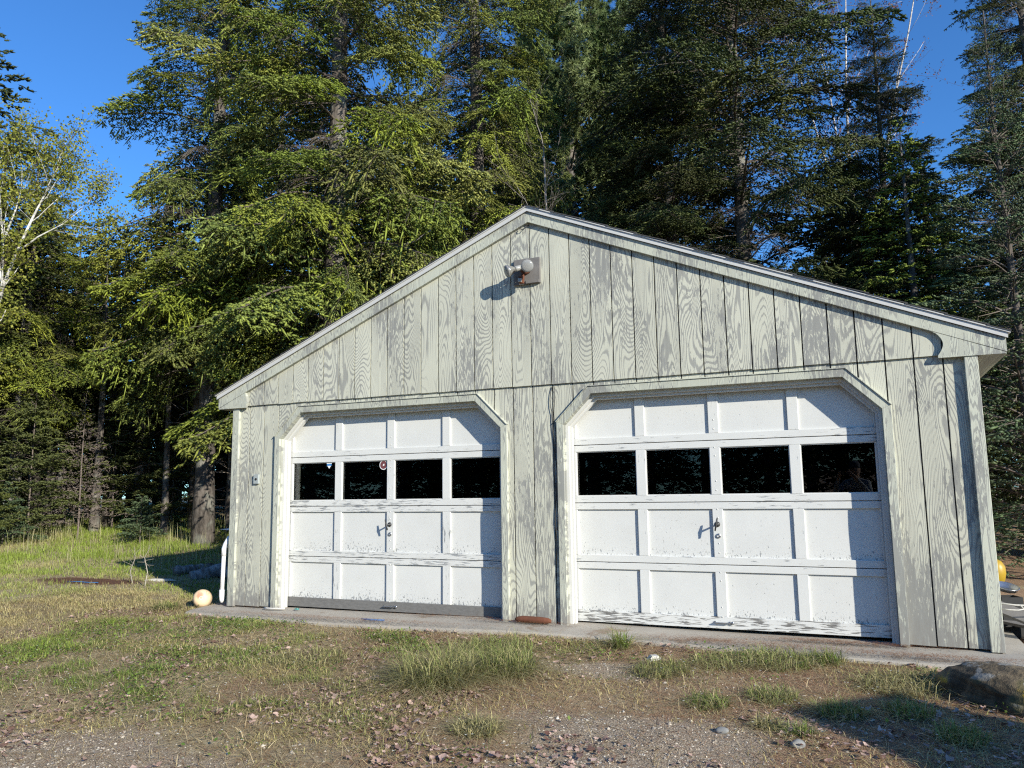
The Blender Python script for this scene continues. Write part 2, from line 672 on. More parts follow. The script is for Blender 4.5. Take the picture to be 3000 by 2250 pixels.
front = obj('front_wall', *join([box(a0, b0, .010, .022, z0, z1) for a0, b0, z0, z1 in
            [(-3.62, -3.04, .02, 2.25), (-.30, .28, .03, 2.25), (3.03, 3.62, .02, 2.25), (-3.04, -.30, 2.13, 2.25), (.28, 3.03, 2.13, 2.25)]]), 'dark_gap', garage)
gable = obj('gable_wall', *prism([(-3.70, ZG + .03), (3.70, ZG + .03), (0, ZP + .02)], -.009, .006), 'dark_gap', garage)
rng = random.Random(4)
for k in range(-18, 18):
    xa, xb = k * GW + .0055, (k + 1) * GW - .0055
    xa, xb = max(xa, -3.63), min(xb, 3.63)
    if xb - xa > .02:
        parts = []
        xs_ = strip_cols(xa, xb)
        for a0, b0 in zip(xs_[:-1], xs_[1:]):
            m_ = (a0 + b0) / 2
            zz = []
            for q in (a0, b0):
                z0 = .012 + rng.uniform(0, .006)
                for x0, x1 in OPEN:
                    if x0 - .02 < m_ < x1 + .02:
                        z0 = open_top(min(max(q, x0), x1), x0, x1) + .03
                zz.append(z0)
            parts.append(prism([(a0, zz[0]), (b0, zz[1]), (b0, ZG + .025), (a0, ZG + .025)], 0, .0098))
        obj('siding_board', *join(parts), 'weathered_siding', front)
    xa, xb = max(k * GW + .0055, -3.80), min((k + 1) * GW - .0055, 3.80)
    if k in (-18,):
        xa = -3.70
    if k in (17,):
        xb = 3.70
    zb = ZG + rng.uniform(-.003, .003)
    za, zc = ZP - SL * abs(xa) + .035, ZP - SL * abs(xb) + .035
    if min(za, zc) > zb + .01:
        obj('siding_board', *prism([(xa, zb), (xb, zb + .002), (xb, zc), (xa, za)], -.021, -.0095), 'weathered_siding', gable)

# corner boards
for s in (-1, 1):
    xo = 3.685 * s
    xi = 3.595 * s
    obj('corner_board', *box(min(xo, xi), max(xo, xi), -.028 if s < 0 else -.045, .03, .002, ZG - .012), 'weathered_trim', garage, bevel=.003)
# rake boards, drip edges, roof
for s in (-1, 1):
    def ln(x, dz):
        return (s * x, ZP - SL * x + dz)
    T = 3.877
    obj('rake_board', *prism([ln(0, 0), ln(T, 0), ln(T, .105), ln(0, .105)][::s], -.058, -.0215), 'weathered_trim', garage, bevel=.002)
    obj('drip_edge', *join([prism([ln(0, .107), ln(T + .012, .107), ln(T + .012, .148), ln(0, .148)][::s], -.078, -.066),
                            prism([ln(0, .1485), ln(T + .03, .1485), ln(T + .03, .158), ln(0, .158)][::s], -.088, .02)]), 'drip_metal', garage)
    roof = obj('roof', *prism([ln(0, .1095), ln(T, .1095), ln(T, .147), ln(0, .147)][::s], -.064, 7.45), 'weathered_plank', garage)
    ncourse = 29
    for c_ in range(ncourse):
        x1_, x0_ = T + .035 - c_ * .1345, max(T + .035 - (c_ + 1) * .1345 - .02, 0)
        zl = .1605 + .0045 * (c_ % 2)
        obj('shingle_course', *prism([ln(x0_, zl - .003), ln(x1_, zl), ln(x1_, zl + .010), ln(x0_, zl + .003)][::s], -.096 + .006 * rng.random(), 7.48), 'shingle', roof)
    # eave soffit, fascia
    zt_ = ZP - SL * T
    obj('fascia_board', *box(min(s * (T - .025), s * T), max(s * (T - .025), s * T), -.02, 7.4, zt_ - .012, zt_ + .10), 'weathered_trim', garage)
    obj('soffit', *box(min(s * 3.70, s * (T - .026)), max(s * 3.70, s * (T - .026)), -.02, 7.4, zt_ - .01, zt_ + .002), 'weathered_trim', garage)
    obj('side_wall', *join([box(min(s * 3.64, s * 3.66), max(s * 3.64, s * 3.66), .035, 7.3, .01, ZG + .06)]), 'weathered_siding', garage)
# eave return boards: right one has a scalloped end
zr = ZP - SL * 3.875
arc = [(3.420, zr + .006), (3.441, 2.238), (3.453, 2.262), (3.460, 2.285), (3.461, 2.304), (3.457, 2.322), (3.449, 2.340), (3.435, 2.362), (3.414, 2.385), (3.386, 2.402), (3.352, 2.414)]
pr = [(arc[0][0], zr - .012), (3.874, zr - .012), (3.874, zr - .004), (arc[-1][0], ZP - SL * arc[-1][0] - .002)] + arc[::-1][1:]
obj('eave_return', *prism(pr, -.056, -.0225), 'weathered_trim', garage)
obj('eave_return', *prism([(-3.874, zr - .012), (-3.48, zr - .012), (-3.46, zr + .05), (-3.49, ZP - SL * 3.49 - .002), (-3.874, zr - .004)], -.056, -.0225), 'weathered_trim', garage)
obj('back_wall', *prism([(-3.66, .02), (3.66, .02), (3.66, ZG + .05), (0, ZP), (-3.66, ZG + .05)], 7.28, 7.3), 'weathered_siding', garage)
obj('inner_lining', *join([box(-3.63, -3.6, .2, 7.25, .02, 2.3), box(3.6, 3.63, .2, 7.25, .02, 2.3), box(-3.6, 3.6, 7.2, 7.25, .02, 2.3), box(-3.6, 3.6, .2, 7.2, 2.31, 2.33)]), 'interior_board', garage)

DY = .125     # door face
CW = .066     # casing width


def ring(x0, x1, grow):
    """outline of an opening grown outward, list of points from bottom-left over the top to bottom-right"""
    k = grow * math.tan(math.pi / 8)
    return [(x0 - grow, .006), (x0 - grow, OT - CH + k), (x0 + CH - k, OT + grow), (x1 - CH + k, OT + grow), (x1 + grow, OT - CH + k), (x1 + grow, .006)]


def frame(x0, x1, g0, g1, y0, y1, name, mat, parent, bevel=0, n0=0, n1=5, bottom=None):
    a_, b_ = ring(x0, x1, g0), ring(x0, x1, g1)
    for i in range(n0, n1):
        p = [b_[i], b_[i + 1], a_[i + 1], a_[i]]
        # poly orientation: ensure ccw
        ar = sum(p[j][0] * p[(j + 1) % 4][1] - p[(j + 1) % 4][0] * p[j][1] for j in range(4))
        if ar < 0:
            p = p[::-1]
        obj(name, *prism(p, y0, y1), mat, parent, bevel=bevel)


for x0, x1 in OPEN:
    trim = empty('door_trim', parent=garage)
    frame(x0, x1, 0, CW, -.032, -.0005, 'casing', 'weathered_trim', trim, .002)
    frame(x0, x1, -.004, .018, 0, DY - .02, 'jamb', 'weathered_trim', trim)
    frame(x0, x1, -.030, -.0045, .03, .06, 'stop', 'white_jamb', trim)
    frame(x0, x1, -.052, -.0048, .0605, DY - .022, 'stop', 'white_jamb', trim)
    # metal cap over the casing
    frame(x0, x1, CW + .001, CW + .007, -.042, 0.0, 'drip_cap', 'weathered_trim', trim, 0, 1, 4)

# ------------------------------------------------------------------ garage doors
SEC = .5334


def garage_door(x0, x1, label, z0):
    D = tag(empty('garage_door', ((x0 + x1) / 2, DY, z0)), label, 'garage door', 'garage doors')
    ox, oy, oz = D.location

    def put(name, V, Fc, mat, parent=D, tilt=False, **kw):
        if tilt:      # the old panes sit slightly racked in their rebates
            V = np.array(V)
            c0 = V.mean(0)
            V = ((V - c0) @ np.array(Euler((R(.92), 0, R(1.2)), 'XYZ').to_matrix()).T + c0).tolist()
        V = [(v[0] - ox, v[1] - oy, v[2] - oz) for v in V]
        return obj(name, V, Fc, mat, parent, **kw)
    n = 4
    sw = .088
    inner = (x1 - x0 - 5 * sw) / n
    for r in range(4):
        zb, zt = z0 + r * SEC + .003, z0 + (r + 1) * SEC - .003
        bh = .098 if r == 0 else .06
        th = .058
        put('rail', *box(x0, x1, DY, DY + .035, zb, zb + bh), 'white_paint_sill' if r == 0 else 'white_paint_rail', bevel=.003)
        put('rail', *box(x0, x1, DY + .0004, DY + .035, zt - th, zt), 'white_paint_rail', bevel=.003)
        for k in range(5):
            xa = x0 + k * (inner + sw)
            put('stile', *box(xa, xa + sw, DY - .0006, DY + .033, zb + bh + .0004, zt - th - .0004), 'white_paint_stile', bevel=.003)
            if k < 4:
                xb = xa + sw
                if r == 2:
                    put('window_pane', *box(xb + .0005, xb + inner - .0005, DY + .026, DY + .029, zb + bh + .001, zt - th - .001), 'window_glass', tilt=(x0 > 0 and k == 3))
                    # putty bead
                    put('glazing_bead', *join([box(xb, xb + inner, DY + .010, DY + .0175, zb + bh, zb + bh + .007), box(xb, xb + inner, DY + .010, DY + .0175, zt - th - .007, zt - th),
                                               box(xb, xb + .007, DY + .010, DY + .0175, zb + bh + .0072, zt - th - .0072), box(xb + inner - .007, xb + inner, DY + .010, DY + .0175, zb + bh + .0072, zt - th - .0072)]), 'white_jamb')
                else:
                    # a hardboard panel, slightly bowed
                    N = 6
                    V, Fc = [], []
                    bow = rng.uniform(-.004, .004)
                    for j in range(N + 1):
                        for i in range(N + 1):
                            u_, v_ = i / N, j / N
                            V.append((xb + u_ * inner, DY + .019 + bow * 16 * u_ * (1 - u_) * v_ * (1 - v_) + (rng.random() - .5) * .0012, zb + bh + v_ * (zt - th - zb - bh)))
                    for j in range(N):
                        for i in range(N):
                            q = j * (N + 1) + i
                            Fc.append((q, q + 1, q + N + 2, q + N + 1))
                    put('panel', V, Fc, 'white_paint_panel', smooth=True)
    # T handle, cylinder lock, lift handle
    xm = (x0 + x1) / 2
    hz = z0 + 1.62 * SEC + .012
    th_ = empty('turn_handle', (xm - ox - .006, -.001, hz - oz), D)
    V, Fc = lathe([(.024, 0), (.024, .004), (.012, .010), (.008, .012), (.008, .058)], 14)
    obj('spindle', V, Fc, 'iron', th_, rot=(R(90), 0, 0), smooth=True)
    V, Fc = tube([(0, -.064, -.055), (0, -.066, -.02), (0, -.067, 0), (0, -.066, .02), (0, -.064, .055)], [.006, .008, .010, .008, .006], 8)
    obj('grip', V, Fc, 'iron', th_, rot=(0, R(12 if x0 > 0 else -14), 0), smooth=True)
    V, Fc = lathe([(.021, 0), (.021, .006), (.015, .011), (.006, .011), (.005, .007)], 16)
    obj('lock', V, Fc, 'steel', D, loc=(xm - ox, -.001, hz - .098 - oz), rot=(R(90), 0, 0), smooth=True)
    lf = empty('lift_handle', (xm - ox + .01, -.001, .055), D)
    V, Fc = join([box(-.075, .055, -.032, -.012, -.004, .004), box(-.075, -.066, -.012, 0, -.012, .012), box(.046, .055, -.012, 0, -.012, .012)])
    obj('grip', V, Fc, 'steel', lf, bevel=.002)
    V, Fc = lathe([(.013, 0), (.013, .016), (.008, .02)], 12)
    obj('bolt', V, Fc, 'steel', lf, loc=(.075, 0, 0), rot=(R(90), 0, 0), smooth=True)
    # bolt heads down the middle stile
    for r in range(4):
        for dz in (.10, .18, .40, .47):
            V, Fc = lathe([(.007, 0), (.006, .002), (.002, .004)], 8)
            obj('bolt', V, Fc, 'white_jamb', D, loc=(xm - ox, -.0005, r * SEC + dz), rot=(R(90), 0, 0), smooth=True)
    return D


gdl = garage_door(-3.030, -.305, 'white paneled garage door with bare grey bottom rail and stickers in its windows', .014)
gdr = garage_door(.290, 3.022, 'white paneled garage door beside the scalloped eave, bottom rail still partly white', .030)
for D, nm in ((gdl, 0), (gdr, 1)):
    pass
# stickers on the left door's panes
s1 = empty('sticker', (-2.46 - gdl.location.x, .014, 1.515 - gdl.location.z), gdl)
obj('sticker_face', *prism([(-.032, .02), (.032, .02), (.032, .035), (-.032, .035)], 0, .001), 'white_object', s1)
obj('sticker_mark', *prism([(-.030, .0), (.030, .0), (.030, .0195), (-.030, .0195)], 0, .001), 'blue_plastic', s1)
obj('sticker_tip', *prism([(0, -.032), (.024, -.001), (-.024, -.001)], 0, .001), 'white_object', s1)
cs = [(math.cos(2 * math.pi * i / 24), math.sin(2 * math.pi * i / 24)) for i in range(24)]
s2 = empty('round_sticker', (-1.765 - gdl.location.x, .0155, 1.505 - gdl.location.z), gdl)
obj('sticker_rim', *prism([(c * .05, s * .05) for c, s in cs], 0, .001), 'white_object', s2)
simple('sticker_red', (.16, .05, .05), .5)
obj('sticker_face', *prism([(c * .041, s * .041) for c, s in cs], -.001, -.0002), 'sticker_red', s2)
obj('sticker_mark', *prism([(-.008, -.012), (.012, -.004), (.010, .014), (-.004, .008)], -.002, -.0012), 'white_object', s2)

# ------------------------------------------------------------------ things on the garage
fl = tag(empty('flood_light', (-.02, -.021, 3.325)), 'twin bulb flood light on grey board under the gable peak', 'flood light')
obj('mount_board', *box(-.137, .137, -.030, -.0005, -.128, .128), 'weathered_plank', fl, bevel=.006)
obj('mount_ledge', *box(-.01, .13, -.042, -.0305, -.126, -.095), 'weathered_plank', fl, bevel=.004)
V, Fc = lathe([(.055, 0), (.055, .022), (.045, .03), (.012, .032)], 20)
obj('junction_box', V, Fc, 'rust', fl, loc=(-.005, -.0305, .02), rot=(R(90), 0, 0), smooth=True)


def lamp(d, base, clear):
    d = Vector(d).normalized()
    q = d.to_track_quat('Z', 'Y').to_euler()
    e = empty('lamp_holder', base, fl)
    e.rotation_euler = q
    V, Fc = lathe([(.014, -.03), (.014, .0), (.026, .004), (.028, .085), (.024, .09)], 16)
    obj('socket', V, Fc, 'porcelain', e, smooth=True)
    V, Fc = lathe([(.020, .0905), (.026, .10), (.045, .135), (.0595, .165), (.061, .176)], 24)
    obj('reflector', V, Fc, 'bulb_silver', e, smooth=True)
    V, Fc = lathe([(.061, .1765), (.058, .185), (.040, .192), (.012, .195)], 24)
    obj('bulb_lens', V, Fc, 'bulb_glass', e, smooth=True)


lamp((-.62, -.62, -.30), (-.02, -.065, .035), False)
lamp((.30, -.80, -.22), (.028, -.065, .035), True)
V, Fc = join([box(-.022, .022, -.06, -.02, -.05, .02), box(-.012, .012, -.022, .012, .0, .05)])
obj('photo_sensor', V, Fc, 'rust', fl, loc=(-.03, -.05, -.085), bevel=.004)
obj('sensor_eye', *box(-.018, .018, -.012, .012, -.018, .018), 'porcelain', fl, loc=(-.035, -.118, -.107), bevel=.004)

hk = tag(empty('eye_hook', (-.045, -.021, 3.752)), 'small iron eye hook in the siding under the roof peak', 'hook')
V, Fc = tube([(.035, -.001, .04), (.02, -.03, .02), (0, -.034, 0), (-.022, -.034, -.004), (-.03, -.034, .014), (-.015, -.034, .026)], .004, 6)
obj('hook_wire', V, Fc, 'iron', hk, smooth=True)

ks = tag(empty('key_switch', (-3.325, -.0005, 1.385)), 'small grey key switch box on siding beside garage door', 'switch box')
obj('box_body', *box(-.036, .036, -.028, 0, -.052, .052), 'grey_box', ks, bevel=.005)
V, Fc = lathe([(.014, 0), (.013, .005), (.004, .006)], 14)
obj('key_hole', V, Fc, 'iron', ks, loc=(.004, -.0282, .0), rot=(R(90), 0, 0), smooth=True)

# cables hanging by the right door
for dx, z_end, lab in ((0, .55, 'thin black cable hanging loose from gable along door casing'), (.016, .85, 'second thin dark cable running straight down beside door casing')):
    pts = []
    for i in range(26):
        t = i / 25
        pts.append((.205 + dx - .035 * math.sin(min(1, t * 6) * math.pi) * (dx == 0) * (1 - t) + .006 * math.sin(t * 23) + .012 * t, -.010 - .004 * math.sin(t * 9), ZG - .02 - t * (ZG - .02 - z_end)))
    V, Fc = tube(pts, .0035, 6)
    o = obj('hanging_cable', V, Fc, 'iron', smooth=True)
    tag(o, lab, 'cable')

# white drain pipe at the left corner
dp = tag(empty('drain_pipe', (-3.80, .02, 0.0)), 'white plastic drain pipe standing against the garage corner', 'pipe')
V, Fc = tube([(0, 0, .16), (.010, 0, .56)], .024, 16)
obj('pipe', V, Fc, 'white_pvc', dp, smooth=True)
V, Fc = tube([(0, 0, .03), (.0, 0, .06), (0, 0, .10), (0, 0, .17)], [.014, .026, .031, .031], 16)
obj('lower_collar', V, Fc, 'white_pvc', dp, smooth=True)
V, Fc = tube([(.010, 0, .54), (.012, 0, .62), (.024, .008, .67), (.062, .02, .74), (.067, .022, .75)], [.031, .031, .029, .027, .02], 16)
obj('elbow', V, Fc, 'white_pvc', dp, smooth=True)

# rake of white board end jutting out behind the corner
wb = obj('white_paddle', *prism([(-.72, .0), (-.4, -.024), (.45, -.03), (.45, .03), (-.4, .024)], -.015, .015), 'white_object', loc=(-4.88, 1.80, .735), rot=(0, 0, R(0)), bevel=.006)
tag(wb, 'white pointed plank jutting out beyond the garage corner', 'plank')
for dx in (.15, .45):
    pass
st_ = obj('saw_trestle', *join([box(-.22, .30, -.16, .16, 0, .04), box(-.2, -.14, -.15, -.1, -.78, 0), box(.22, .28, -.15, -.1, -.78, 0), box(-.2, -.14, .1, .15, -.78, 0), box(.22, .28, .1, .15, -.78, 0)]), 'weathered_plank', loc=(-4.62, 1.80, .664))
tag(st_, 'grey wooden trestle standing beside the garage wall in shade', 'trestle')

# ------------------------------------------------------------------ small things on the ground
def gz(x, y):
    return float(ground_h(np.array(x), np.array(y)))


V, Fc = lathe([(.02, -.155), (.055, -.15), (.088, -.12), (.108, -.06), (.115, .02), (.112, .09), (.098, .135), (.07, .158), (.03, .168)], 24)
bu = obj('float_buoy', [(v[0], v[1], v[2]) for v in V], Fc, 'painted_buoy', loc=(-4.08, .02, gz(-4.08, .02) + .095), smooth=True)
bu.scale = (.88, .88, .88)
bu.rotation_euler = (R(80), 0, R(38))
tag(bu, 'faded cream buoy with red blotch lying by the drain pipe', 'buoy')
o = obj('rope_ring', *tube([(.02 * math.cos(t), .02 * math.sin(t), .165) for t in np.linspace(0, 6.283, 14)], .006, 6, False), 'rope', bu, smooth=True)

bar = obj('rusty_bar', *tube([(-.02, 0, 0), (.0, 0, 0), (.05, 0, .004), (.22, 0, .002), (.30, 0, 0), (.33, .01, -.006)], [.012, .024, .030, .030, .026, .014], 10), 'rust', loc=(-.16, -.075, .050), smooth=True)
tag(bar, 'rusty iron window weight lying against wall between garage doors', 'iron bar')

rp = obj('rope_end', *tube([(-.14, .01, .0), (-.09, -.012, .004), (-.02, -.016, .003), (.05, -.006, .006), (.10, .012, .004), (.12, .03, .006)], .010, 7), 'rope', loc=(-2.98, -.075, .012), smooth=True)
tag(rp, 'short frayed rope end on slab by door casing', 'rope')
bt = obj('blue_twine', *tube([(-.14, .0, .004), (-.06, .01, .006), (.03, .004, .005), (.12, .012, .006), (.14, -.02, .005), (.02, -.028, .006), (-.08, -.04, .005)], .0045, 6), 'blue_plastic', loc=(-1.58, -.30, .002), smooth=True)
tag(bt, 'blue plastic cord scrap at slab edge before garage door', 'cord')
tl = obj('teal_twine', *tube([(-.03, 0, 0), (-.015, .02, .012), (0, -.01, .004), (.02, .015, .012), (.035, -.005, 0), (.01, -.02, .006)], .005, 6), 'teal_plastic', loc=(-2.72, -.03, .010), smooth=True)
tag(tl, 'small teal twine knot on slab under white garage door', 'twine')
bc = obj('blue_strap', *tube([(-.5, -.03, .01), (-.3, .0, .02), (-.1, .02, .012), (.1, .0, .02), (.0, .05, .012), (.05, .03, .015)], .005, 6), 'blue_plastic', loc=(-6.9, .84, gz(-6.9, .84)), smooth=True)
tag(bc, 'blue strap lying in the dark burnt patch on lawn', 'strap')
for i, (px, py, l, a_, lab) in enumerate([(-6.35, 1.45, .55, .15, 'pale split stick lying at edge of burnt patch'), (1.30, -.86, .10, .6, 'small splintered wood scrap on needle litter')]):
    o = obj('wood_scrap', *join([prism([(-l / 2, 0), (l * .1, -.006), (l / 2, .008), (l * .3, .03), (-l * .2, .03)], -.03, .03)]), 'rope', loc=(px, py, gz(px, py) + .004), rot=(0, 0, a_))
    tag(o, lab, 'stick')

# logs in the shade left of the garage
for i, (px, py, l, r_, rz, lab) in enumerate([
        (-5.2, 1.75, 1.3, .09, -28, 'long grey log lying in garage shadow near the wall'),
        (-5.9, 1.95, .5, .10, 60, 'short thick log end tilted in garage shadow'),
        (-6.6, 2.35, .8, .07, 100, 'thin dark log beside bare twigs in garage shadow')]):
    pts = [(l * (t - .5), .02 * math.sin(t * 5 + i), 0) for t in np.linspace(0, 1, 7)]
    V, Fc = tube(pts, [r_ * (1 + .12 * math.sin(3 * t + i)) for t in range(7)], 12)
    o = obj('fallen_log', V, Fc, 'log_bark', loc=(px, py, gz(px, py) + r_ * .75), rot=(0, R(-14 if i == 1 else 2), R(rz)), smooth=True)
    tag(o, lab, 'log')

# boulder at right front of the slab
import bmesh
def rock_mesh(seed, sx, sy, sz, sub=5, rough=.22, flat=0):
    bm = bmesh.new()
    bmesh.ops.create_icosphere(bm, subdivisions=sub, radius=1)
    V = np.array([v.co[:] for v in bm.verts])
    rs = np.random.RandomState(seed)
    D = np.ones(len(V))
    for f, a_ in ((1.1, 1.0), (2.3, .5), (5.1, .22), (11, .10), (23, .05)):
        for _ in range(3):
            d = rs.normal(size=3)
            d /= np.linalg.norm(d)
            D += rough * a_ * .5 * np.sin(f * (V @ d) * 1.9 + rs.uniform(0, 6.28))
    for _ in range(9):       # chipped planes
        d = rs.normal(size=3)
        d /= np.linalg.norm(d)
        h = V @ d * D
        lim = rs.uniform(.78, .95)
        D = np.where(h > lim, D * (lim / np.maximum(h, 1e-3)) * .7 + D * .3, D)
    V = V * D[:, None] * np.array([sx, sy, sz])
    Fc = np.array([[v.index for v in f.verts] for f in bm.faces])
    bm.free()
    return V, Fc


V, Fc = rock_mesh(11, .50, .33, .20, 5, .20)
rk = obj('boulder', V, Fc, 'mossy_rock', loc=(3.66, -1.16, gz(3.66, -1.16) + .022), rot=(0, R(3), R(-30)), smooth=True)
tag(rk, 'dark mossy boulder with orange lichen in front of concrete slab', 'boulder')
simple('pale_stone', (.20, .20, .19), .85, .3, 20, .4)
for i, (px, py, s_, lab) in enumerate([(2.02, -2.22, .042, 'rounded grey stone at the edge of dark shadow on gravel'), (2.42, -2.3, .045, 'flat pale stone half sunk beside shadow edge'),
                                       (3.98, .35, .11, 'large pale stone beside garage corner'), (4.18, .30, .09, 'smaller pale stone against weathered planks')]):
    V, Fc = rock_mesh(30 + i, s_, s_ * .75, s_ * .5, 3)
    o = obj('stone', V, Fc, 'pale_stone', loc=(px, py, gz(px, py) + s_ * .12), rot=(0, 0, i), smooth=True)
    tag(o, lab, 'stone')

# clutter past the right corner
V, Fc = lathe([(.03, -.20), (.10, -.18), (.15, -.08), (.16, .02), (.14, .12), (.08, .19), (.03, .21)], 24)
o = obj('hanging_buoy', V, Fc, 'buoy_yellow_shaded', loc=(3.83, 1.30, .44), rot=(R(8), R(6), 0), smooth=True)
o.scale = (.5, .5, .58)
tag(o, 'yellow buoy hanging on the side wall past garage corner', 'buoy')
obj('buoy_line', *tube([(0, 0, .20), (-.10, 0, .5), (-.22, 0, .9)], .006, 6), 'rope', o)
o = obj('metal_basin', *lathe([(.08, 0), (.095, .03), (.097, .034), (.09, .034), (.075, .008)], 24), 'steel', loc=(3.86, 1.02, .335), rot=(R(14), R(10), 0), smooth=True)
tag(o, 'shiny metal basin resting on a dark crate behind garage corner', 'basin')
o = obj('dark_crate', *join([box(-.2, .2, -.18, .18, 0, .02)] + [box(-.2, .2, s * .18 - .01, s * .18 + .01, .03 + .12 * k, .12 + .12 * k) for k in range(3) for s in (-1, 1)] + [box(s * .19 - .008, s * .19 + .008, -.17, .17, .03 + .12 * k, .12 + .12 * k) for k in range(3) for s in (-1, 1)]), 'dark_rubber', loc=(3.87, 1.04, gz(3.87, 1.04)), rot=(0, 0, .3))
o.scale = (.42, .42, 1.0)
tag(o, 'dark slatted crate under the metal basin', 'crate')
pts = [(3.72, .95, .42), (3.95, .85, .40), (4.12, .80, .395), (4.22, .86, .40), (4.2, .93, .395), (4.05, .92, .385), (3.95, .95, .39)]
V, Fc = tube([(3.70, 1.2, .40), (3.9, .95, .33), (4.1, .9, .32), (4.6, .95, .34)], .009, 6)
o = obj('white_rope', *join([tube([(3.69, .5, .29), (3.85, .5, .275), (4.1, .52, .275), (4.5, .56, .29)], .007, 6), tube([(3.88, .5, .274), (3.90, .49, .25), (3.86, .48, .24), (3.8, .48, .24), (3.75, .49, .243)], .006, 6)]), 'rope', smooth=True)
tag(o, 'white rope tied from the garage corner, looped over itself', 'rope')
for i, (px, py, l, rz, tilt, lab) in enumerate([(4.02, .60, .9, -42, 15, 'grey weathered plank leaning on debris by garage corner'), (4.1, .80, .8, -30, 6, 'second grey plank lying under the leaning plank'), (4.35, .6, .6, -70, 3, 'short broken plank flat on brown needles')]):
    o = obj('loose_plank', *box(-l / 2, l / 2, -.07, .07, -.012, .012), 'weathered_plank', loc=(px, py, gz(px, py) + .05 + abs(math.sin(R(tilt))) * l / 2), rot=(R(20 * (i == 0)), R(tilt), R(rz)), bevel=.003)
    tag(o, lab, 'plank')

# ------------------------------------------------------------------ tree kit
def unit(a):
    return a / (np.linalg.norm(a, axis=-1, keepdims=True) + 1e-9)


def spindle(P0, P1, rad, ring=.5):
    """one 4-sided spindle per twig: 6 verts, 8 tris"""
    N = len(P0)
    d = unit(P1 - P0)
    up = np.tile([0, 0, 1.], (N, 1))
    up[np.abs(d[:, 2]) > .9] = [1, 0, 0]
    a = unit(np.cross(d, up))
    b = np.cross(d, a)
    mid = P0 + (P1 - P0) * ring
    r = rad[:, None]
    V = np.stack([P0, mid + a * r, mid + b * r, mid - a * r, mid - b * r, P1], 1)
    f = np.array([[0, 2, 1], [0, 3, 2], [0, 4, 3], [0, 1, 4], [5, 1, 2], [5, 2, 3], [5, 3, 4], [5, 4, 1]])
    Fc = (np.arange(N)[:, None, None] * 6 + f[None]).reshape(-1, 3)
    return V.reshape(-1, 3), Fc, 6


def needles(P0, P1, k, length, width, rs, spread=.8):
    N = len(P0)
    d = unit(P1 - P0)
    d = np.repeat(d, k, 0)
    s = rs.uniform(.05, 1.0, (N * k, 1))
    base = np.repeat(P0, k, 0) + np.repeat(P1 - P0, k, 0) * s
    rad = unit(np.cross(d, rs.normal(size=(N * k, 3))))
    n = unit(rad * spread + d * .75)
    wv = unit(np.cross(n, rs.normal(size=(N * k, 3)))) * width * .5
    ln = length * rs.uniform(.6, 1.15, (N * k, 1))
    V = np.stack([base - wv, base + wv, base + n * ln], 1).reshape(-1, 3)
    Fc = np.arange(N * k * 3).reshape(-1, 3)
    return V, Fc


class Acc:
    def __init__(self):
        self.V, self.F, self.C, self.n = [], [], [], 0

    def add(self, V, Fc, C):
        V = np.asarray(V, float)
        Fc = np.asarray(Fc)
        self.V.append(V)
        self.F.append(Fc + self.n)
        C = np.asarray(C, float)
        if C.ndim == 1:
            C = np.tile(C, (len(V), 1))
        self.C.append(C)
        self.n += len(V)

    def tube(self, pts, rads, col, n=5):
        V, Fc = tube(pts, rads, n, False)
        T = []
        for q in Fc:
            T += [(q[0], q[1], q[2]), (q[0], q[2], q[3])]
        self.add(V, T, col)

    def mesh(self, name, mat, smooth=False):
        return mesh(name, np.concatenate(self.V), np.concatenate(self.F), mat, smooth, np.concatenate(self.C))


WOOD = np.array([.13, .105, .085])
DEAD = np.array([.22, .18, .15])


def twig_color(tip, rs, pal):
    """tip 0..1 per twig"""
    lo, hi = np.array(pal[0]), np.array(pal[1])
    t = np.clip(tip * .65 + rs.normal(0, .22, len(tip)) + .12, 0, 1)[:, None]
    return lo * (1 - t) + hi * t


